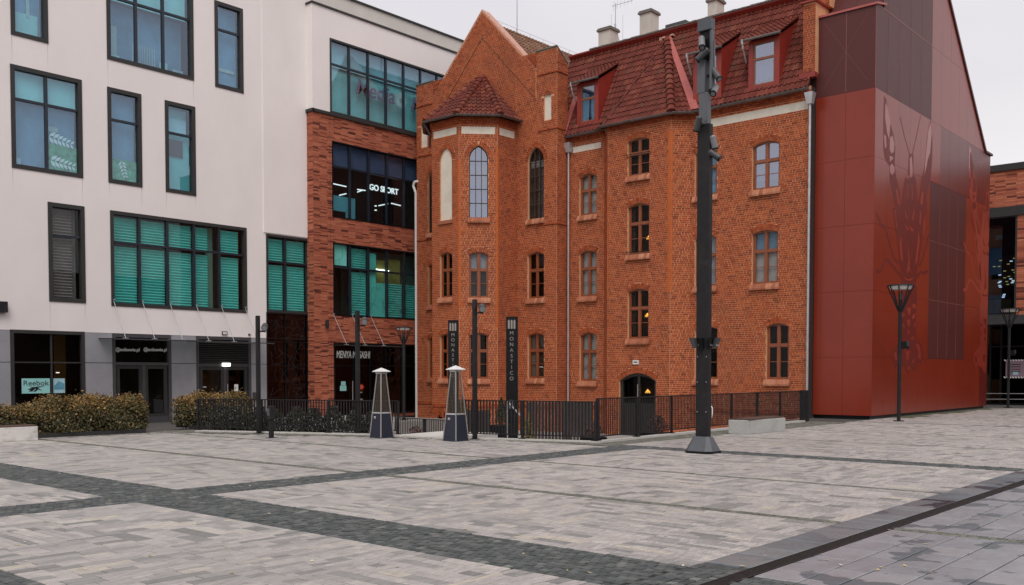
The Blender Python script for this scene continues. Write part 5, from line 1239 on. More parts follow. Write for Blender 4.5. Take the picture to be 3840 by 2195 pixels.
for i in range(12):
    for j in range(7):
        u0, u1, z0, z1 = us_[i]+.004, us_[i+1]-.004, zs_[j]+.004, zs_[j+1]-.004
        P = [(u0,z0),(u1,z0),(u1,z1),(u0,z1)]
        if j == 0: P = [(u0,z0),(u1,z0),(u1,z1),(u0,z1)]
        if j >= 5: P = clip(P, slope)
        if j == 6: P = clip(P, lambda p: p[0]-37.05)
        if len(P) < 3 or max(p[1] for p in P)-min(p[1] for p in P) < .05: continue
        b = MB(); fA.prism(b, P, -0.04, random.uniform(-.0008,.0008)); b.build('cladding_panel', kind((u0+u1)/2, (z0+z1)/2), ann)
vs_ = [RVN, 14.82, RVL+.02]
for i in range(2):
    for j in range(6):
        b = MB(); fAl.box(b, vs_[i]+.004, vs_[i+1]-.004, zs_[j]+.004, zs_[j+1]-.004, -0.04, 0.0); b.build('cladding_panel', MESHP if j == 5 else REDP, ann)
    b = MB(); b.prism([(37.08,vs_[i]+.004,15.5),(38.5,vs_[i]+.004,19.35),(38.55,vs_[i]+.004,19.35),(37.13,vs_[i]+.004,15.5)], (0,vs_[i+1]-vs_[i]-.008,0)); b.build('cladding_panel', MESHP, ann)
b = MB(); b.add([(RU0-.06,RVN-.06,15.42),(RU0-.06,RVL+.1,15.42),(37.2,RVL+.1,15.62),(37.2,RVN-.06,15.62),(RU0-.06,RVN-.06,15.5),(RU0-.06,RVL+.1,15.5),(37.2,RVL+.1,15.7),(37.2,RVN-.06,15.7)], [(0,3,2,1),(4,5,6,7),(0,1,5,4),(1,2,6,5),(2,3,7,6),(3,0,4,7)]); b.build('flashing', PINKSH, ann)
SEAM = mat('pale_panel_seam', (0.26,0.085,0.075), 0.5, 0.1, 4)
for i in range(1,5):
    for z0, z1 in ((12.42,15.42),(15.5,19.0)):
        if z0 > 15 and us_[i] < 37.5: continue
        b = MB(); fA.box(b, us_[i]-.009, us_[i]+.009, z0, z1, 0.0012, 0.006); b.build('panel_seam', SEAM, ann)
for i in range(6,9):
    b = MB(); fA.box(b, us_[i]-.007, us_[i]+.007, 2.4, 9.8, 0.0012, 0.006); b.build('panel_seam', SEAM, ann)
for z in (4.85,7.35): b = MB(); fA.box(b, us_[5], us_[9], z-.011, z+.011, .0012, .0065); b.build('panel_seam', SEAM, ann)
b = MB(); fA.box(b, RU0, us_[5], 15.44, 15.48, .0012, .0065); b.build('panel_seam', SEAM, ann)
for v in (RVN+.004, vs_[1]): b = MB(); fAl.box(b, v-.004, v+.014, 12.4, 15.42, 0.0012, 0.006); b.build('panel_seam', SEAM, ann)
# steel bracing showing faintly through the mesh
for (a, c) in (((14.0,12.7),(15.7,15.2)),((14.0,15.2),(15.7,12.7))):
    d = Vector((c[0]-a[0],c[1]-a[1])).normalized(); n = Vector((-d.y,d.x))*.018; b = MB(); fAl.prism(b, [(a[0]+n.x,a[1]+n.y),(c[0]+n.x,c[1]+n.y),(c[0]-n.x,c[1]-n.y),(a[0]-n.x,a[1]-n.y)], .001, .004 if a[1] < 14 else .0045); b.build('bracing', BRAC, ann)
VERG = mat('dark_red_verge', (0.075,0.02,0.018), 0.5, 0.15, 4)
b = MB(); fA.prism(b, [(50.42,12.38),(50.62,12.38),(43.6,19.1),(43.4,19.1)], -.3, .06); b.build('verge', VERG, ann)
b = MB(); fA.box(b, 50.4, 51.5, 12.36, 12.46, -2.2, .08); b.build('eaves_cap', VERG, ann)
b = MB()
for z in zs_[1:6]:                                # rivets on the short face
    pass
for j in range(18):
    for v in (vs_[0]+.07, vs_[1]-.06): fAl.box(b, v-.012, v+.012, .5+j*.8-.012, .5+j*.8+.012, 0, .006)
stuff(b.build('rivets', PRINT, ann))
# crayfish print, traced on the wall plane
def T(o, s, pts): return [fA.px(o[0]+x/s, o[1]+y/s) for x, y in pts]
za = ((3270,330),1.772); zb_ = ((3270,780),2.448); zc_ = ((3270,1080),2.448)
def thick(pts, w):
    L = []; R = []
    for i, p in enumerate(pts):
        a = pts[max(0,i-1)]; c = pts[min(len(pts)-1,i+1)]; d = Vector((c[0]-a[0],c[1]-a[1])).normalized(); n = Vector((-d.y,d.x))*w/2; L.append((p[0]+n.x,p[1]+n.y)); R.append((p[0]-n.x,p[1]-n.y))
    return [[L[i],L[i+1],R[i+1],R[i]] for i in range(len(pts)-1)]
dark = []; pale = []
dark.append(T(*za,[(80,50),(96,78),(100,130),(120,230),(145,320),(155,400),(150,500),(160,590),(185,690),(187,770),(200,832),(165,832),(118,620),(115,520),(85,470),(75,400),(75,220),(78,100)]))
dark.append(T(*za,[(388,215),(402,330),(400,470),(390,600),(375,660),(362,720),(362,832),(300,832),(320,690),(330,610),(345,540),(360,440),(365,340),(378,260)]))
dark += thick(T(*za,[(188,195),(215,320),(250,442)]),.06); dark += thick(T(*za,[(323,185),(298,310),(268,442)]),.06)
dark.append(T(*za,[(246,440),(275,440),(275,570),(290,600),(302,740),(320,832),(190,832),(206,700),(218,605),(240,570)]))
dark.append(T(*zb_,[(190,0),(495,0),(490,100),(470,250),(440,420),(418,540),(410,640),(395,715),(275,715),(262,560),(245,400),(215,200)]))
for pl, w in (([(40,45),(62,105),(78,150),(125,190),(140,240),(155,300),(180,390),(205,470),(250,510)],.14),([(40,585),(75,580),(100,520),(125,475),(165,500),(200,545),(225,580),(265,620)],.15),([(522,240),(495,350),(470,460),(435,530)],.12),([(512,580),(470,600),(450,590),(412,625)],.13)): dark += thick(T(*zb_,pl), w)
dark.append(T(*zc_,[(268,-20),(408,-20),(412,100),(405,250),(400,400),(395,480),(275,480),(268,200)]))
dark.append(T(*zc_,[(240,510),(200,560),(188,640),(215,735),(245,690),(300,730),(322,780),(345,780),(358,715),(378,757),(405,745),(425,690),(455,700),(475,620),(462,540),(435,490),(395,478),(275,478)]))
for e in ([(118,330),(135,318),(148,370),(145,425),(128,437),(116,410)],[(116,452),(130,455),(142,468),(118,492)],[(117,520),(132,503),(150,530),(148,560),(133,582),(118,560)],[(88,100),(98,118),(122,225),(112,345),(100,300),(86,200)],[(78,310),(92,320),(95,390),(85,405)],[(372,290),(388,230),(396,300),(385,430),(368,480),(362,520),(345,590),(350,520),(362,400)]): pale.append(T(*za,e))
for e in ([(225,600),(240,575),(244,600)],[(250,470),(262,450),(270,540),(268,590),(250,600)],[(155,660),(170,690),(185,780),(170,770)],[(105,640),(118,680),(140,760),(120,710)],[(330,690),(342,700),(335,780),(318,770)],[(238,640),(241,640),(234,740),(230,740)],[(262,640),(266,640),(270,740),(264,740)]): pale.append(T(*za,e))
for e in ([(300,0),(312,60),(330,100),(322,110),(304,70)],[(392,0),(388,60),(376,120),(366,100)],[(293,150),(330,180),(335,205),(322,208)],[(345,170),(385,200),(368,220),(352,205)],[(265,260),(272,330),(285,500),(262,470),(250,330)],[(328,330),(342,450),(346,560),(372,612),(345,570),(318,600),(332,480)],[(425,210),(436,300),(410,510),(395,510),(415,350)],[(205,60),(225,130),(240,200),(222,170)],[(440,20),(455,60),(445,160),(432,140)],[(470,120),(485,60),(490,160),(465,280)],[(205,20),(215,20),(225,110),(212,80)],[(292,635),(330,655),(385,640),(350,672),(310,662)]): pale.append(T(*zb_,e))
for e in ([(315,182),(355,182),(350,240),(338,252)],[(318,292),(350,292),(345,345),(332,360)],[(320,392),(335,385),(346,400),(335,435)],[(362,160),(398,142),(400,185),(385,192)],[(275,225),(298,240),(295,265),(275,262)],[(362,260),(398,230),(392,280),(368,285)],[(275,325),(285,325),(300,370),(288,360)],[(385,340),(398,310),(392,350),(372,365)],[(350,470),(388,435),(380,478)],[(200,600),(220,590),(232,660),(205,660)],[(395,510),(430,520),(450,600),(445,660),(420,640),(425,590)],[(305,580),(355,580),(335,610),(335,660),(318,660)],[(330,720),(345,720),(340,765),(328,750)],[(370,660),(388,650),(385,690),(370,690)]): pale.append(T(*zc_,e))
def motif(off, ulim, mats):
    for lst, mm, o in ((dark, mats[0], .0035), (pale, mats[1], .006)):
        for k, P in enumerate(lst):
            Q = clip([(u+off, z) for u, z in P], lambda p: ulim-p[0])
            if len(Q) >= 3: b = MB(); fA.prism(b, Q, 0.0012, o+0.00008*(k%9)); b.build('crayfish_print', mm, ann)
motif(0, 99, (PRINT, PRINTL)); motif(10.75, RU1-.03, (PRINTL, PRINT))
# ================================================================ brick arcade beyond the annex
FU = 58.0
far = thing('brick_arcade', (FU, 14, 0), 'slim-brick modern arcade with tall dark window and canopy beyond the red annex', 'building')
fT = Frame((FU,0),(0,1),(-1,0))
zt = on(3777,640,U=FU).z; wt = on(3760,812,U=FU).z; wb = on(3760,1183,U=FU).z; zc2 = on(3760,1210,U=FU).z
va, vb = fT.px(3812,1000)[0], fT.px(3650,1000)[0]
hw = Hole(va, vb, wb, wt, wt, 'rect'); hs = Hole(-3, 24, -.02, wb-.35, wb-.35, 'rect')
m = MB(); wall_shell(m, fT, -8, 30, -.02, zt, [hw,hs,Hole(2,6.5,wb,wt,wt,'rect')], .3); fT.box(m, -8, 30, 0, zt, -6, -5.6); bwf = m.build('brick_front', MORTAR2, far)
SBK = Bricks(0.1, 0.014, [0.62,0.5,0.56], 0.01); SBK.field(fT, 8.0, 16, wb-.3, zt-.1, [hw]); SBK.finish(bwf, BRICK2, 60)
b = MB(); fT.box(b, -8, 30, zt, zt+.35, -6, .12); b.build('roof_edge', FRAME, far)
b = MB(); fT.box(b, 8.5, 24, wt-.02, wt+.5, 0, .1); b.build('lintel', FRAME, far)
b = MB(); fT.box(b, 8.5, 24, wb-.4, wb, 0, .15); fT.box(b, 8.5, 24, zc2-.16, zc2, 0, 1.6); b.build('canopy', SPOTM, far)
metal_window(far, fT, hw.s0, hw.s1, hw.z0, hw.zc, [], [], glass('arcade_glass',(0.35,0.42,0.5),0.10,gcol=(.7,.8,1)), [full(DARKI,2.5),(BLUED,0,1,.6,.95,False,1.2),(YELI,.2,.9,.02,.16,False,1.0),(DARKI2,0,.5,.3,.62,False,.6)], t=.08)
for k in range(26):
    y = random.uniform(960,1120) if k > 8 else random.uniform(1010,1070); x = random.uniform(3722,3808) if k < 9 else random.gauss(3768,20)
    q = fT.px(x,y); b = MB(); fT.box(b, q[0]-.07, q[0]+.07, q[1]-.025, q[1]+.025, -.42, -.40); b.build('shop_lamp', LITY if k % 2 else LITW, far)
metal_window(far, fT, hs.s0, hs.s1, hs.z0, hs.zc, [fT.px(3752,1400)[0], fT.px(3712,1400)[0], 8, 18, 21], [fT.px(3760,1300)[1]], glass('arcade_shop_glass',(0.3,0.28,0.26),0.02), [full(DARKI,2.0),(YELI,.3,.8,.3,.8,False,1.6)], t=.1, mull=.05, framem=BLACK, mullm=BLACK, depth=2.2)
for y in (1476,1497): q0, q1 = fT.px(3840,y), fT.px(3690,y); b = MB(); b.cyl(fT.at(q0[0]-1,q0[1],.25), fT.at(q1[0],q1[1],.25), .02, n=6); b.build('hand_rail', ZINC, far)
a, c = fT.px(3776,1352), fT.px(3850,1416); b = MB(); fT.box(b, c[0], a[0], c[1], a[1], .18, .22); sg_ = b.build('notice_board', MAUVE, far)
for z in (a[1], c[1]):
    b = MB(); x = c[0]
    while x < a[0]: fT.prism(b, [(x,z-.04),(x+.07,z-.04),(x+.12,z+.04),(x+.05,z+.04)], .222, .226); x += .14
    b.build('hazard_stripe', SIGNW, sg_)
b = MB()
for k in range(4): fT.box(b, (a[0]+c[0])/2-.25, (a[0]+c[0])/2+.25, a[1]-.25-.13*k, a[1]-.21-.13*k, .222, .225)
b.build('print', BLACK, sg_)
b = MB(); fT.box(b, (a[0]+c[0])/2-.13, (a[0]+c[0])/2+.13, c[1]+.14, c[1]+.3, .222, .226); b.build('sticker', POSTL, sg_)
# ================================================================ street furniture
# ---- tall mast with spotlights
MX, MY = 18.68, 10.73
mast = thing('light_mast', (MX,MY,0), 'tall dark rectangular steel mast with clustered spotlights on a grey flared foot', 'light mast')
def ring8(hx, hy, c, z): return [(MX-hx+c,MY-hy,z),(MX+hx-c,MY-hy,z),(MX+hx,MY-hy+c,z),(MX+hx,MY+hy-c,z),(MX+hx-c,MY+hy,z),(MX-hx+c,MY+hy,z),(MX-hx,MY+hy-c,z),(MX-hx,MY-hy+c,z)]
def loft(rings, name, mm, par, smooth=False):
    b = MB(); n = len(rings[0]); v = [p for r in rings for p in r]; f = [tuple(range(n-1,-1,-1)), tuple(range(n*(len(rings)-1), n*len(rings)))]
    for k in range(len(rings)-1): f += [(k*n+i, k*n+(i+1)%n, (k+1)*n+(i+1)%n, (k+1)*n+i) for i in range(n)]
    b.add(v, f); return b.build(name, mm, par, smooth)
loft([ring8(.31,.34,.12,0.0), ring8(.31,.34,.12,.05)], 'foot_plate', BLACK, mast)
foot = loft([ring8(.30,.33,.12,.05), ring8(.12,.19,.04,.36)], 'foot', BASEM, mast)
def mbox(u0,u1,v0,v1,z0,z1,name,mm): b = MB(); b.box(MX+u0,MX+u1,MY+v0,MY+v1,z0,z1); return b.build(name, mm, mast, bevel=0.006)
mbox(-.07,.07,-.15,.15,.36,7.12,'shaft',DARKM)
mbox(-.07,.07,-.10,.12,7.12,7.8,'shaft_neck',MASTL)
mbox(-.075,.03,-.02,.17,7.8,8.5,'side_box',MASTL)
mbox(.03,.075,-.19,.10,7.8,8.9,'back_plate',MASTL)
mbox(-.05,.075,-.17,-.12,7.85,9.3,'spine',MASTL)
mbox(-.02,.02,-.12,.14,8.5,9.15,'recess_plate',BLACK)
mbox(-.085,.085,-.172,.16,9.12,9.36,'head_cap',BASEM)
for z in (.9,1.55,2.1): 
    b = MB()
    for v in (-.12,.1): b.cyl((MX-.086,MY+v,z),(MX-.095,MY+v,z),.012,n=6)
    b.build('bolt', ZINC, mast)
SPOTL = mat('light_grey_spot', (0.2,0.2,0.205), 0.42, 0.12, 6, metal=0.3)
def spot(c, d, L=.28, r=.068, mm=None):
    c = Vector(c); d = Vector(d).normalized(); b = MB(); b.cyl(c-d*L/2, c+d*L/2, r, r, 14); b.cyl(c-d*L/2, c-d*(L/2+.03), r, r*.75, 14)
    o = b.build('spotlight', mm or SPOTM, mast)
    b = MB(); b.cyl(c+d*L/2, c+d*(L/2+.03), r*1.08, r*1.08, 14); b.build('lens_ring', BLACK, o)
    b = MB(); b.cyl(c+d*(L/2+.031), c+d*(L/2+.034), r*.72, r*.72, 14); b.build('lens', LENS, o)
    b = MB(); q = Vector((MX,MY,c.z)); e = (q-c); e = e.normalized(); b.cyl(c+e*.02, c+e*max(.1,(q-c).length-.04), .022, n=8); b.cyl(c+e*.1-Vector((0,0,.05)), c+e*.1+Vector((0,0,.05)), .03, n=8); b.build('bracket', BLACK, o)
def mp(x, y): return on_line(x, y, (MX-.18,MY), (0.64,-0.77))       # points on a plane through the mast facing the square
def sp(x0,y0,d,**k): q = mp(x0,y0); spot(q, d, **k)
sp(2632,160,(-.55,-.35,-1.0),mm=SPOTL); sp(2633,207,(-.3,.75,-.75)); sp(2684,278,(-.15,-.75,-1.0)); sp(2680,338,(-.75,-.15,-.75),mm=SPOTL,L=.26); sp(2617,466,(.1,.35,-1),L=.27); sp(2677,535,(.2,-.15,-1),mm=SPOTL,L=.24); sp(2680,582,(.3,-.7,-.6),L=.24)
for x, s in ((2606,1),(2681,-1),(2632,1),(2660,-1)):
    q = mp(x,1287); b = MB(); w = .065; hh = .11
    b.hexa([(q.x-w*.6,q.y-w*.6,q.z-hh),(q.x+w*.6,q.y-w*.6,q.z-hh),(q.x+w*.6,q.y+w*.6,q.z-hh),(q.x-w*.6,q.y+w*.6,q.z-hh)], [(q.x-w,q.y-w+s*.05,q.z+hh),(q.x+w,q.y-w+s*.05,q.z+hh),(q.x+w,q.y+w+s*.05,q.z+hh),(q.x-w,q.y+w+s*.05,q.z+hh)])
    fl = b.build('floodlight', SPOTM if abs(x-2643) > 30 else BLACK, mast)
    b = MB(); b.box(q.x-.05,q.x+.05,q.y+s*.06-.004,q.y+s*.06+.004,q.z-.06,q.z+.08); b.build('lens', LENS, fl)
b = MB(); b.tube([(MX+.02,MY-.19,1.02),(MX-.02,MY-.235,.98),(MX-.02,MY-.235,.84),(MX+.02,MY-.2,.78)],.012,6); b.build('cable_loop', DIFF, mast)
# ---- slim poles with one side spot
def pole(x, y, h, label, sp_dz, side):
    t = thing('spotlight_pole', (x,y,0), label, 'light pole', 'slim spotlight poles before the fence'); b = MB(); b.box(x-.05,x+.05,y-.05,y+.05,0.012,h); b.build('post', DARKM, t, bevel=.005)
    b = MB(); b.box(x-.12,x+.12,y-.12,y+.12,0,.012); b.build('base_plate', DARKM, t)
    d = Vector((.66,-.75,0)); c = Vector((x,y,h-sp_dz))+d*.2
    b = MB(); a = Vector((-.5,-.55,-.3)).normalized(); b.cyl(c-a*.11, c+a*.11, .085, .095, 14); o = b.build('spotlight', SPOTM, t); b = MB(); b.cyl(c+a*.111, c+a*.116, .08, n=14); b.build('lens', LENS, o)
    b = MB(); b.cyl(Vector((x,y,h-sp_dz-.13)), c-Vector((0,0,.13)), .025, n=8); b.cyl(c-Vector((0,0,.16)), c, .03, n=8); b.build('bracket', DARKM, t)
pole(16.27,23.93,3.4,'slim dark spotlight pole beside the short charging post',.32,1)
pole(17.77,21.29,3.5,'slim dark spotlight pole in front of the shop with the red arrow sticker',.28,1)
pole(18.93-.35,17.5,3.68,'slim dark spotlight pole between the patio heaters and black totems',.22,1)
t = thing('charging_post', (15.29,21.91,0), 'short dark post with a square socket box before the fence', 'post')
b = MB(); b.box(15.24,15.34,21.86,21.96,.01,.52); b.build('post', DARKM, t); b = MB(); b.box(15.2,15.38,21.83,21.99,.5,.86); o = b.build('socket_box', DARKM, t, bevel=.01); b = MB(); b.box(15.195,15.2,21.86,21.96,.6,.8); b.build('flap', BASEM, o); b = MB(); b.box(15.17,15.41,21.79,22.03,0,.012); b.build('base_plate', SPOTM, t)
# ---- lamps with an inverted cone of struts
def cone_lamp(x, y, h, rr, z0, label, box=True):
    t = thing('cone_lamp', (x,y,z0), label, 'street lamp', 'cone-topped lamp posts'); k = rr/.47
    b = MB(); b.cyl((x,y,z0+.02),(x,y,h-.45*k),.065,n=12); b.build('post', DARKM, t); b = MB(); b.cyl((x,y,z0),(x,y,z0+.025),.19,n=16); b.build('base_plate', DARKM, t)
    b = MB(); n = 8
    for i in range(n):
        a = 2*PI*i/n+.2; b.cyl((x+.06*math.cos(a),y+.06*math.sin(a),h-.92*k),(x+rr*.93*math.cos(a),y+rr*.93*math.sin(a),h-.02),.02*k,n=6)
    b.build('struts', DARKM, t)
    b = MB(); b.cyl((x,y,h-.01),(x,y,h+.035),rr,rr*.97,28); b.build('top_disc', DARKM, t)
    b = MB(); b.cyl((x,y,h-.13*k),(x,y,h-.015),rr*.74,rr*.86,28); b.build('diffuser', DIFF, t)
    b = MB(); b.cyl((x,y,h-.5*k),(x,y,h-.28*k),.075,n=12); b.build('lamp_head', SPOTM, t)
    if box:
        z = 2.75; b = MB(); d = Vector((.657,-.754,0)); c = Vector((x,y,z))+d*.2; b.box(c.x-.12,c.x+.12,c.y-.1,c.y+.1,z-.13,z+.13); o = b.build('loudspeaker', BLACK, t); b = MB(); b.box(c.x-.13,c.x+.1,c.y-.12,c.y-.1,z-.05,z+.14); b.build('cover', DIFF if False else SPOTM, o)
cone_lamp(35.55,12.41,4.88,.47,0,'cone-topped lamp post standing before the red annex')
cone_lamp(52.57,13.0,4.9,.47,0,'cone-topped lamp post at the arcade entrance')
q = at_depth(1515,1500,43.0); cone_lamp(q.x,q.y,3.75,.37,-.35,'cone-topped lamp post behind the fence by the noodle shop',False)
# ---- patio heaters
def heater(x, y, label, s=1.0):
    t = thing('patio_heater', (x,y,0), label, 'patio heater', 'pyramid patio heaters'); H = 1.88*s
    def sq(r, z): return [(x-r,y-r,z),(x+r,y-r,z),(x+r,y+r,z),(x-r,y+r,z)]
    r0, r1, r2 = .215*s, .175*s, .085*s; zb, zt = .66*s, 1.74*s
    b = MB(); b.hexa(sq(r0,.06), sq(r1,zb)); b.build('gas_cabinet', NAVY, t); b = MB(); b.hexa(sq(r0+.02,.0), sq(r0+.015,.06)); b.build('plinth', NAVY, t)
    b = MB(); b.hexa(sq(r1+.006,zb), sq(r1+.002,zb+.03)); b.build('collar', CHROME, t)
    for sx, sy in ((-1,-1),(1,-1),(1,1),(-1,1)):
        b = MB(); b.cyl((x+sx*(r0+.012),y+sy*(r0+.012),.02),(x+sx*r2,y+sy*r2,zt),.015,.015,8); b.build('corner_rail', CHROME, t)
    g = MB()                                     # wire guard on each side
    for k in range(4):
        for i in range(30):
            f = i/30; z = zb+.04+(zt-zb-.05)*f; r = r1+(r2-r1)*f-.006; c = [(-r,-r),(r,-r),(r,r),(-r,r)]; a, d = c[k], c[(k+1)%4]; g.cyl((x+a[0],y+a[1],z),(x+d[0],y+d[1],z),.0035,n=4,cap=False)
        for i in range(1,6):
            e = i/6; c0 = [(-r1,-r1),(r1,-r1),(r1,r1),(-r1,r1)]; a, d = Vector(c0[k]), Vector(c0[(k+1)%4]); p = a.lerp(d,e); q = p*(r2/r1); g.cyl((x+p.x,y+p.y,zb+.03),(x+q.x,y+q.y,zt),.0035,n=4,cap=False)
    g.build('wire_guard', WIRE, t)
    b = MB(); b.cyl((x,y,zb),(x,y,zt),.055*s,.05*s,14); b.build('glass_tube', glass('heater_tube',(.35,.3,.26),.1), t) if 'heater_tube' not in bpy.data.materials else b.build('glass_tube', bpy.data.materials['heater_tube'], t)
    b = MB(); b.hexa(sq(r2+.02,zt-.02), sq(r2+.03,zt+.02)); b.build('burner_head', CHROME, t)
    R = .175*s; b = MB(); b.add([*sq(R,zt+.05), *sq(R*.35,zt+.115), (x,y,zt+.15), *sq(R,zt+.035)], [(0,1,5,4),(1,2,6,5),(2,3,7,6),(3,0,4,7),(4,5,8),(5,6,8),(6,7,8),(7,4,8),(12,11,10,9),(9,10,1,0),(10,11,2,1),(11,12,3,2),(12,9,0,3)]); b.build('reflector', ALU, t)
    b = MB()
    for i in range(2): b.add([(x-r0+.06+.005*i,y-r0+.0,.0)],[]) if False else None
    c = Vector((x-r1-.014,y+.02,zb-.1)); b.box(c.x-.004,c.x+.004,c.y-.0,c.y+.07,c.z+.0,c.z+.016); b.box(c.x-.004,c.x+.004,c.y,c.y+.07,c.z-.03,c.z-.018); b.build('label_plate', SIGNW, t)
    for sx, sy in ((-1,-1),(1,-1),(1,1),(-1,1)): pass
heater(17.34,19.79,'navy pyramid patio heater standing by the open end of the fence')
heater(17.78,17.42,'navy pyramid patio heater next to the tallest slim pole', 1.03)
# ---- benches
t = thing('bench', (26.2,13.2,0), 'speckled grey concrete bench with dark wooden seat beside the railing', 'bench')
b = MB(); b.hexa([(25.05,12.95,0),(27.3,12.88,0),(27.3,13.5,0),(25.0,13.54,0)],[(25.05,12.95,.40),(27.3,12.88,.40),(27.3,13.5,.40),(25.0,13.54,.40)]); b.build('block', BENCHC, t, bevel=.012)
for i in range(5):
    y0 = 12.93+i*.122; b = MB(); b.box(25.08 if i < 2 else 25.05,27.26,y0,y0+.105,.402,.44); b.build('seat_slat', SLATW, t)
t = thing('bench', (8.5,25.9,0), 'whitewashed stained concrete bench with dark wooden seat in front of the hedge', 'bench')
b = MB(); b.box(6.0,10.8,25.75,26.3,0,.36); b.build('block', BENCHW, t, bevel=.012)
for i in range(4): b = MB(); b.box(6.0,10.78,25.77+i*.135,25.88+i*.135,.362,.40); b.build('seat_slat', SLATW, t)
# ---- fences of upright flat bars
def fence(pts, label, h=1.0, z0=.09, bw=.011, sp=.088, posts=1.9, name='railing', kerbz=.035):
    t = thing(name, (pts[0][0],pts[0][1],kerbz), label, 'railing', 'dark bar railings round the court'); cache = None
    top = MB(); barm = MB(); barm.box(-.008,.008,-.02,.02,0,1); base = None
    for (a, c) in zip(pts[:-1], pts[1:]):
        A, B = Vector((a[0],a[1],0)), Vector((c[0],c[1],0)); L = (B-A).length; d = (B-A)/L; ang = math.atan2(d.y,d.x); n = Vector((-d.y,d.x,0))
        k = int(L/sp)
        for i in range(k+1):
            p = A+d*(L*i/max(1,k)); rz = ang
            if base is None:
                b = MB(); b.box(-bw,bw,-.009,.009,0,h-z0); ob = b.build('bar', DARKM); base = ob.data; ob.location = Vector((p.x,p.y,z0+kerbz))-ORG[t.name]; ob.rotation_euler = (0,0,rz); ob.parent = t
            else: inst(base, 'bar', (p.x,p.y,z0+kerbz), rz, t)
        for z, hh, w in ((h-.012,.014,.026),(z0+.0,.014,.018)):
            b = MB(); q = [A-n*w,B-n*w,B+n*w,A+n*w]; b.hexa([(v.x,v.y,z+kerbz) for v in q],[(v.x,v.y,z+hh*2+kerbz) for v in q]); b.build('rail', DARKM, t)
        m_ = max(1, round(L/posts))
        for i in range(m_+1):
            p = A+d*(L*i/m_); b = MB(); q = [p-d*.03-n*.03,p+d*.03-n*.03,p+d*.03+n*.03,p-d*.03+n*.03]; b.hexa([(v.x,v.y,kerbz) for v in q],[(v.x,v.y,h+kerbz) for v in q])
            q = [p-d*.09-n*.07,p+d*.09-n*.07,p+d*.09+n*.07,p-d*.09+n*.07]; b.hexa([(v.x,v.y,kerbz-.005) for v in q],[(v.x,v.y,kerbz+.02) for v in q]); b.build('post', DARKM, t)
    return t
def inset(p, k=.11): return (p[0]+k*.9, p[1]+k*.5)
fence([(15.62,26.1),(18.22,20.1)], 'dark bar railing in front of the shrubs, left of the patio heaters', h=.93, bw=.017)
fence([(18.5,18.2),(19.72,14.4)], 'dark bar railing in front of the black planters', h=.98, bw=.018)
fence([(19.8,14.4),(33.2,15.05)], 'dark bar railing running along the brick wall behind the concrete bench', h=1.06)
a0, a1 = at_depth(1490,1560,33.0), at_depth(1700,1560,31.0)
fence([(a0.x,a0.y),(a1.x,a1.y)], 'low dark railing down in the court behind the patio heaters', h=1.22, z0=.12, kerbz=-1.0)
# end post of the long railing
t = thing('railing_post', (33.45,15.06,0), 'wide dark flat post ending the railing at the downpipe', 'post'); b = MB(); b.box(33.38,33.52,14.9,15.2,0,1.12); b.build('post', DARKM, t)
# ---- black totems with the restaurant name
def totem(x, y, zt, w, label, case):
    t = thing('totem_sign', (x,y,-1.0), label, 'sign', 'black totem signs'); X = Vector((.72,-.694,0)); N = Vector((-.694,-.72,0)); c = Vector((x,y,0))
    q = [c-X*w/2+N*.06,c+X*w/2+N*.06,c+X*w/2-N*.06,c-X*w/2-N*.06]; b = MB(); b.hexa([(v.x,v.y,-1.0) for v in q],[(v.x,v.y,zt) for v in q]); b.build('slab', BLACK, t)
    q = [c-X*(w/2+.2)+N*.25,c+X*(w/2+.2)+N*.25,c+X*(w/2+.2)-N*.25,c-X*(w/2+.2)-N*.25]; b = MB(); b.hexa([(v.x,v.y,-1.0) for v in q],[(v.x,v.y,-.96) for v in q]); b.build('base_plate', BLACK, t)
    ztx = zt-.62; k = .207
    for i, ch in enumerate('MONASTICO'):
        o = c+N*.064-X*.02; text_part('letter', ch, SIGNG, t, (o.x,o.y,ztx-i*k*1.02), X, (0,0,1), .19, .006)
    b = MB()
    for i in range(3):                          # three leaning round-topped strokes make the m
        for j in range(6):
            x0 = -.15+i*.1; a = j/5; dx = .0
        P = []
        x0 = -.16+i*.105; wd = .07
        for an in range(0,181,30): P.append((x0+wd/2+wd/2*math.cos(math.radians(an)), zt-.18+wd*.9*math.sin(math.radians(an))))
        P += [(x0,zt-.45),(x0+wd,zt-.45)]
        P3 = [c+N*.061+X*px+Vector((0,0,pz)) for px, pz in P]; b.prism(P3, N*.006)
    b.build('emblem', SIGNG, t)
    if case:
        b = MB(); cc = c+N*.075-X*.05; q = [cc-X*.12+N*.02,cc+X*.12+N*.02,cc+X*.12-N*.012,cc-X*.12-N*.012]; b.hexa([(v.x,v.y,.35) for v in q],[(v.x,v.y,.82) for v in q]); o = b.build('menu_case', BLACK, t)
        b = MB(); q = [cc-X*.08+N*.024,cc+X*.08+N*.024,cc+X*.08+N*.021,cc-X*.08+N*.021]; b.hexa([(v.x,v.y,.42) for v in q],[(v.x,v.y,.74) for v in q]); b.build('menu_sheet', BASEM, o)
q = at_depth(1920,1300,36.0); totem(q.x,q.y,3.84,.435,'black totem sign with a small menu case, lower letters clear of the heater',True)
q = at_depth(1700,1300,40.4); totem(q.x,q.y,3.95,.435,'black totem sign partly hidden behind the patio heater',False)
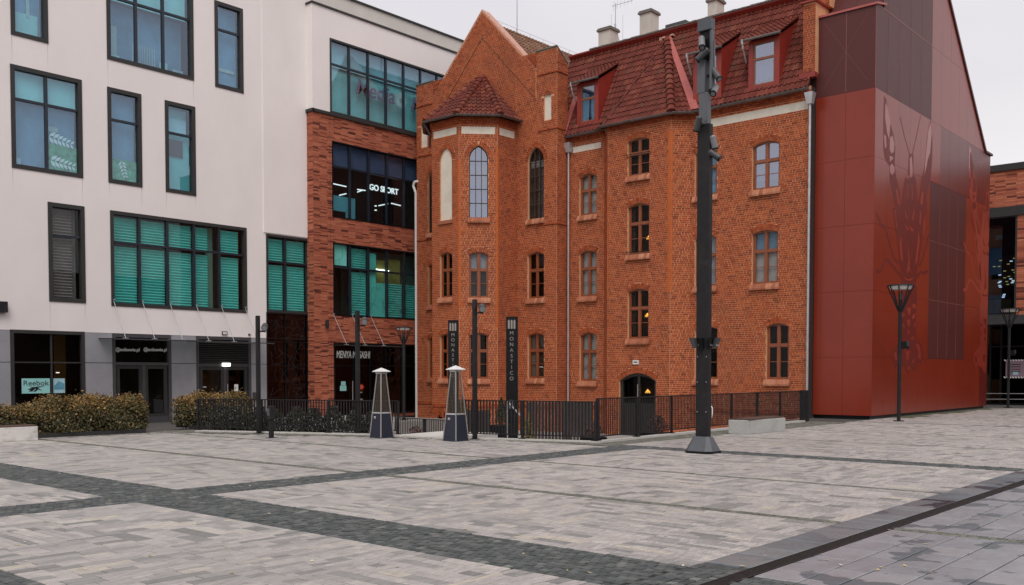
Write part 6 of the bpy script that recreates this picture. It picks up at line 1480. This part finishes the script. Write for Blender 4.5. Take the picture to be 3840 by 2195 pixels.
# ================================================================ planting
def leaf_cloud(mb, pts, smin, smax):
    for (c, n) in pts:
        s = random.uniform(smin, smax); d = Vector((random.gauss(0,1),random.gauss(0,1),random.gauss(0,.8)))+n*1.2
        if d.length < .1: continue
        d.normalize(); t = d.orthogonal().normalized(); t = (Matrix.Rotation(random.random()*6.28, 3, d) @ t); u = d.cross(t)
        c = Vector(c); mb.add([c-t*s, c+u*s*.55+d*s*.12, c+t*s, c-u*s*.55+d*s*.12], [(0,1,2,3)])
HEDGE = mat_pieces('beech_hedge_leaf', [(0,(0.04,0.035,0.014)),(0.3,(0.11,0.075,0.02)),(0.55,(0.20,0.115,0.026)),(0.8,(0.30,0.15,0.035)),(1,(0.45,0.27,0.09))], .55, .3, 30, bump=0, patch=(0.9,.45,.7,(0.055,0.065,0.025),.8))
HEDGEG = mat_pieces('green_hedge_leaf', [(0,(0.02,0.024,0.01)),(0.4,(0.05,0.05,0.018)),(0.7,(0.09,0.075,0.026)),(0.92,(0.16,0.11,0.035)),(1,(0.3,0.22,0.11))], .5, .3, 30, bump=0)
DRYL = mat_pieces('evergreen_shrub_leaf', [(0,(0.012,0.015,0.008)),(.7,(0.035,0.035,0.018)),(.9,(.06,.05,.03)),(1,(0.22,0.2,0.14))], .5, .3, 30, bump=0)
CONIF = mat_pieces('conifer_leaf', [(0,(0.012,0.02,0.008)),(1,(0.045,0.06,0.018))], .6, .3, 30, bump=0)
CONIFY = mat_pieces('yellow_conifer_leaf', [(0,(0.09,0.07,0.02)),(1,(0.26,0.2,0.08))], .6, .3, 30, bump=0)
DRYR = mat_pieces('dry_reddish_leaf', [(0,(0.05,0.03,0.025)),(1,(0.15,0.08,0.07))], .6, .3, 30, bump=0)
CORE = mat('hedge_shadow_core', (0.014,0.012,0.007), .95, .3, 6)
TWIG = mat('twig', (0.06,0.04,0.028), .8, .2, 10)
def hedge(x0,x1,y0,y1,h,label,n,topf=lambda t:1.0,skew=0.0,round_=.3):
    cx, cy = (x0+x1)/2, (y0+y1)/2; t = thing('hedge', (cx,cy,0), label, 'hedge', 'clipped autumn hedges')
    def hh(x): return h*topf((x-x0)/(x1-x0))
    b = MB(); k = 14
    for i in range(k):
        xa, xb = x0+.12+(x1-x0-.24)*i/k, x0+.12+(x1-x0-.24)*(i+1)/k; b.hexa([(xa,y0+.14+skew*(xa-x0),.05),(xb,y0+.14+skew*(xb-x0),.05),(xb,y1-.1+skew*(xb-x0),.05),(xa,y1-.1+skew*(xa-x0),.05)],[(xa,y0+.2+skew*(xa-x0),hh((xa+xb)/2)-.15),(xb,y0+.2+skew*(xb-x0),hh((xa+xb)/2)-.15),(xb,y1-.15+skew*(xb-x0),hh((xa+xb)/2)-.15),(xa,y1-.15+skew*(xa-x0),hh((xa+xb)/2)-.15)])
    b.build('shadow_core', CORE, t)  # solid hull that blocks the view through, its dark colour standing for inner shade
    pts = []
    for _ in range(n):
        f = random.random(); x = random.uniform(x0,x1); H = hh(x)*(1+.05*math.sin(x*5)+.045*math.sin(x*13+1)+.03*math.sin(x*29)); e = min(1, min(x-x0, x1-x)/round_)*.5+.5; H *= .72+.28*min(1,e*1.05)
        if f < .56: z = random.uniform(.1,1)**.9*H; r = min(1,(H-z)/.22); y = y0+random.gauss(.05,.06)+(1-r)*.13+.06*math.sin(x*4+z*6)+(1-e)*.2; nn = Vector((0,-1,.35))
        elif f < .86: y = random.uniform(y0+.05,y1); z = H+random.gauss(-.03,.05); nn = Vector((0,-.2,1))
        else:
            x = (x0 if random.random() < .5 else x1)+random.gauss(0,.05); y = random.uniform(y0+.12,y1-.12); z = random.uniform(.12,.85)*H; nn = Vector((-1 if x < cx else 1,-.3,.3))
        if random.random() < .05: z += random.uniform(.03,.16)
        pts.append(((x,y+skew*(x-x0),max(.06,z)), nn))
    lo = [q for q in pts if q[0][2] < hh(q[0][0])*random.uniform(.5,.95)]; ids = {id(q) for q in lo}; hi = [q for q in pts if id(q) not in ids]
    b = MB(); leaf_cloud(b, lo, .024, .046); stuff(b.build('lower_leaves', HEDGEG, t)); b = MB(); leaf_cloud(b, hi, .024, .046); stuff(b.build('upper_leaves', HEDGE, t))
    b = MB()
    for i in range(26):
        x = random.uniform(x0+.1,x1-.1); y = random.uniform(y0+.15,y1-.15)+skew*(x-x0); b.cyl((x,y,0),(x+random.gauss(0,.1),y+random.gauss(0,.05),hh(x)*.8),.012,.006,5)
    b.build('stems', TWIG, t)
    b = MB(); b.hexa([(x0+.1,y0-.02,0),(x1-.1,y0-.02+skew*(x1-x0),0),(x1-.1,y0+.03+skew*(x1-x0),0),(x0+.1,y0+.03,0)],[(x0+.1,y0-.02,.12),(x1-.1,y0-.02+skew*(x1-x0),.12),(x1-.1,y0+.03+skew*(x1-x0),.12),(x0+.1,y0+.03,.12)]); b.build('edging', FRAME, t)
    return t
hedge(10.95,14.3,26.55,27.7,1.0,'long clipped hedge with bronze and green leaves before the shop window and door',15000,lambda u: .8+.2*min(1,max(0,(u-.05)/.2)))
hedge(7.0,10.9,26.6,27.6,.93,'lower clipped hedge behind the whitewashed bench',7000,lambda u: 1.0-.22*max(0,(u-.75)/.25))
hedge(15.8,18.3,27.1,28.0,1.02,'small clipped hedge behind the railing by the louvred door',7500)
def shrub(x, y, z0, h, r, mm, label, n, name='shrub', grp=None, cone=False, pot=None, leaf=(.02,.04)):
    t = thing(name, (x,y,z0), label, 'planter' if pot else 'shrub', grp); zb = z0
    if pot:
        w, hh, pm = pot; b = MB(); b.hexa([(x-w*.85,y-w*.85,z0),(x+w*.85,y-w*.85,z0),(x+w*.85,y+w*.85,z0),(x-w*.85,y+w*.85,z0)],[(x-w,y-w,z0+hh),(x+w,y-w,z0+hh),(x+w,y+w,z0+hh),(x-w,y+w,z0+hh)]); b.build('pot', pm, t, bevel=.01); zb = z0+hh
        b = MB(); b.box(x-w*.9,x+w*.9,y-w*.9,y+w*.9,zb-.02,zb+.01); b.build('soil', SOIL, t)
    b = MB()
    for i in range(7): b.cyl((x+random.gauss(0,.03),y+random.gauss(0,.03),zb-.02),(x+random.gauss(0,r*.4),y+random.gauss(0,r*.4),zb+h*.7),.012,.004,5)
    b.build('stem', TWIG, t); pts = []
    for _ in range(n):
        a = random.random()*6.28
        if cone: f = random.random()**.8; rr = r*(1-f)**.8*(.75+.3*random.random()); z = zb+.05+h*f
        else: f = random.random(); rr = r*math.sin(PI*min(.96,.15+f*.85))**.6*random.uniform(.5,1.0); z = zb+h*f
        pts.append(((x+rr*math.cos(a),y+rr*math.sin(a),z), Vector((math.cos(a),math.sin(a),.5))))
    b = MB(); leaf_cloud(b, pts, *leaf); stuff(b.build('leaves', mm, t)); return t
# row of shrubs behind the left railing
for i in range(9):
    f = (i+.5)/9; x = 16.25+2.4*f+random.uniform(-.1,.2); y = 26.2-5.4*f+.35
    shrub(x, y, -1.0, 1.62+random.uniform(0,.15), .5, DRYL, 'dark evergreen shrub in the row behind the bar railing', 2600, grp='evergreen shrubs behind the railing', leaf=(.03,.055))
q = at_depth(1880,1560,31.5); shrub(q.x,q.y,-1.0,.85,.22,CONIF,'green cone conifer in a tall black planter before the totem',1300,'potted_conifer',None,True,(.26,1.05,BLACK))
q = at_depth(1738,1560,33.5); shrub(q.x,q.y,-1.0,.9,.24,CONIFY,'yellowing cone conifer in a black planter half behind the patio heater',1300,'potted_conifer',None,True,(.3,1.0,BLACK))
q = at_depth(1980,1600,27.5); shrub(q.x,q.y,-1.0,.78,.19,CONIFY,'yellow-green cone conifer in a square black pot behind the railing',1300,'potted_conifer',None,True,(.25,.8,BLACK))
q = at_depth(2226,1640,26.6); shrub(q.x,q.y,-1.0,.42,.26,DRYR,'dry reddish shrub in a round-cornered black pot near the railing corner',600,'potted_shrub',None,False,(.27,.98,BLACK))
q = at_depth(2650,1620,26.5); shrub(q.x,q.y+1.6,-1.0,.5,.3,DRYR,'dry low shrub in a black pot beside the mast foot',500,'potted_shrub',None,False,(.35,1.05,BLACK))
q = at_depth(1560,1600,30.0); shrub(q.x,q.y,-1.0,.55,.3,DRYR,'bare twiggy shrub in a dark pot by the court railing',500,'potted_shrub',None,False,(.3,.55,BLACK))
q = at_depth(1800,1560,32.0); 
for k,(px,w_,lab) in enumerate(((1790,.42,'wide black planter box between the two totems'),(2062,.75,'dark brown slatted screen beside the downpipe'),(2168,.5,'dark brown slatted screen next to the arched door'))):
    q = at_depth(px,1560,32.5); t = thing('planter_box' if k == 0 else 'terrace_screen', (q.x,q.y,-1.0), lab, 'planter' if k == 0 else 'screen'); X = Vector((.72,-.694,0)); N = Vector((.694,.72,0)); c = Vector((q.x,q.y,0)); zt_ = .5 if k == 0 else .76
    n_ = int(w_*2/.11)
    for i in range(n_):
        p = c-X*w_+X*(2*w_*i/n_); e = X*(2*w_/n_-(.012 if k == 0 else .022)); b = MB(); qd = [p,p+e,p+e+N*.03,p+N*.03]; b.hexa([(v.x,v.y,-.98) for v in qd],[(v.x,v.y,zt_) for v in qd]); b.build('slat', SCREENM, t)
    if k: continue
    b = MB(); qd = [c-X*w_+N*.032,c+X*w_+N*.032,c+X*w_+N*.3,c-X*w_+N*.3]; b.hexa([(v.x,v.y,-1.0) for v in qd],[(v.x,v.y,zt_-.06) for v in qd]); b.build('box', BLACK, t)
# slim stair handrail down in the court
a, c = at_depth(1903,1507,30.0), at_depth(1960,1568,27.5); t = thing('handrail', (a.x,a.y,-1.0), 'slanting grey handrail beside the menu totem', 'handrail'); b = MB(); b.cyl(a,c,.025,n=8); b.cyl((a.x,a.y,-1.0),a,.02,n=8); b.cyl((c.x,c.y,-1.0),c,.02,n=8); b.build('rail', ZINC, t)
print('objects', len(bpy.data.objects))
# ================================================================ the other side of the square (unseen blocks, added to darken the reflections)
def opposite(x0,x1,y0,y1,h,label,nx,nz,face):
    t = thing('unseen_block', ((x0+x1)/2,(y0+y1)/2,0), label, 'building'); b = MB(); b.box(x0,x1,y0,y1,0,h); b.build('unseen_block_wall', OPP, t)
    b = MB(); b.box(x0-.3,x1+.3,y0-.3,y1+.3,h,h+.3); b.build('roof', CAPM, t)  # roof of the added unseen block
    for i in range(nx):
        for j in range(nz):
            z0 = 1+j*3.2; w = MB()
            if face == 'y': c = x0+(x1-x0)*(i+.5)/nx; w.box(c-.7,c+.7,y1-.05,y1+.04,z0,z0+1.7)
            else: c = y0+(y1-y0)*(i+.5)/nx; w.box(x1-.05,x1+.04,c-.7,c+.7,z0,z0+1.7)
            w.build('window', BLACK, t)
OPP = mat('unseen_block_dull_red', (0.14,0.085,0.065), .9, .2, .5)
opposite(-6,60,-42,-30,12.5,'long brown unseen block added across the square for reflections',16,3,'y')
opposite(-40,-28,-28,30,12.0,'brown unseen block added behind the square for reflections',14,3,'x')
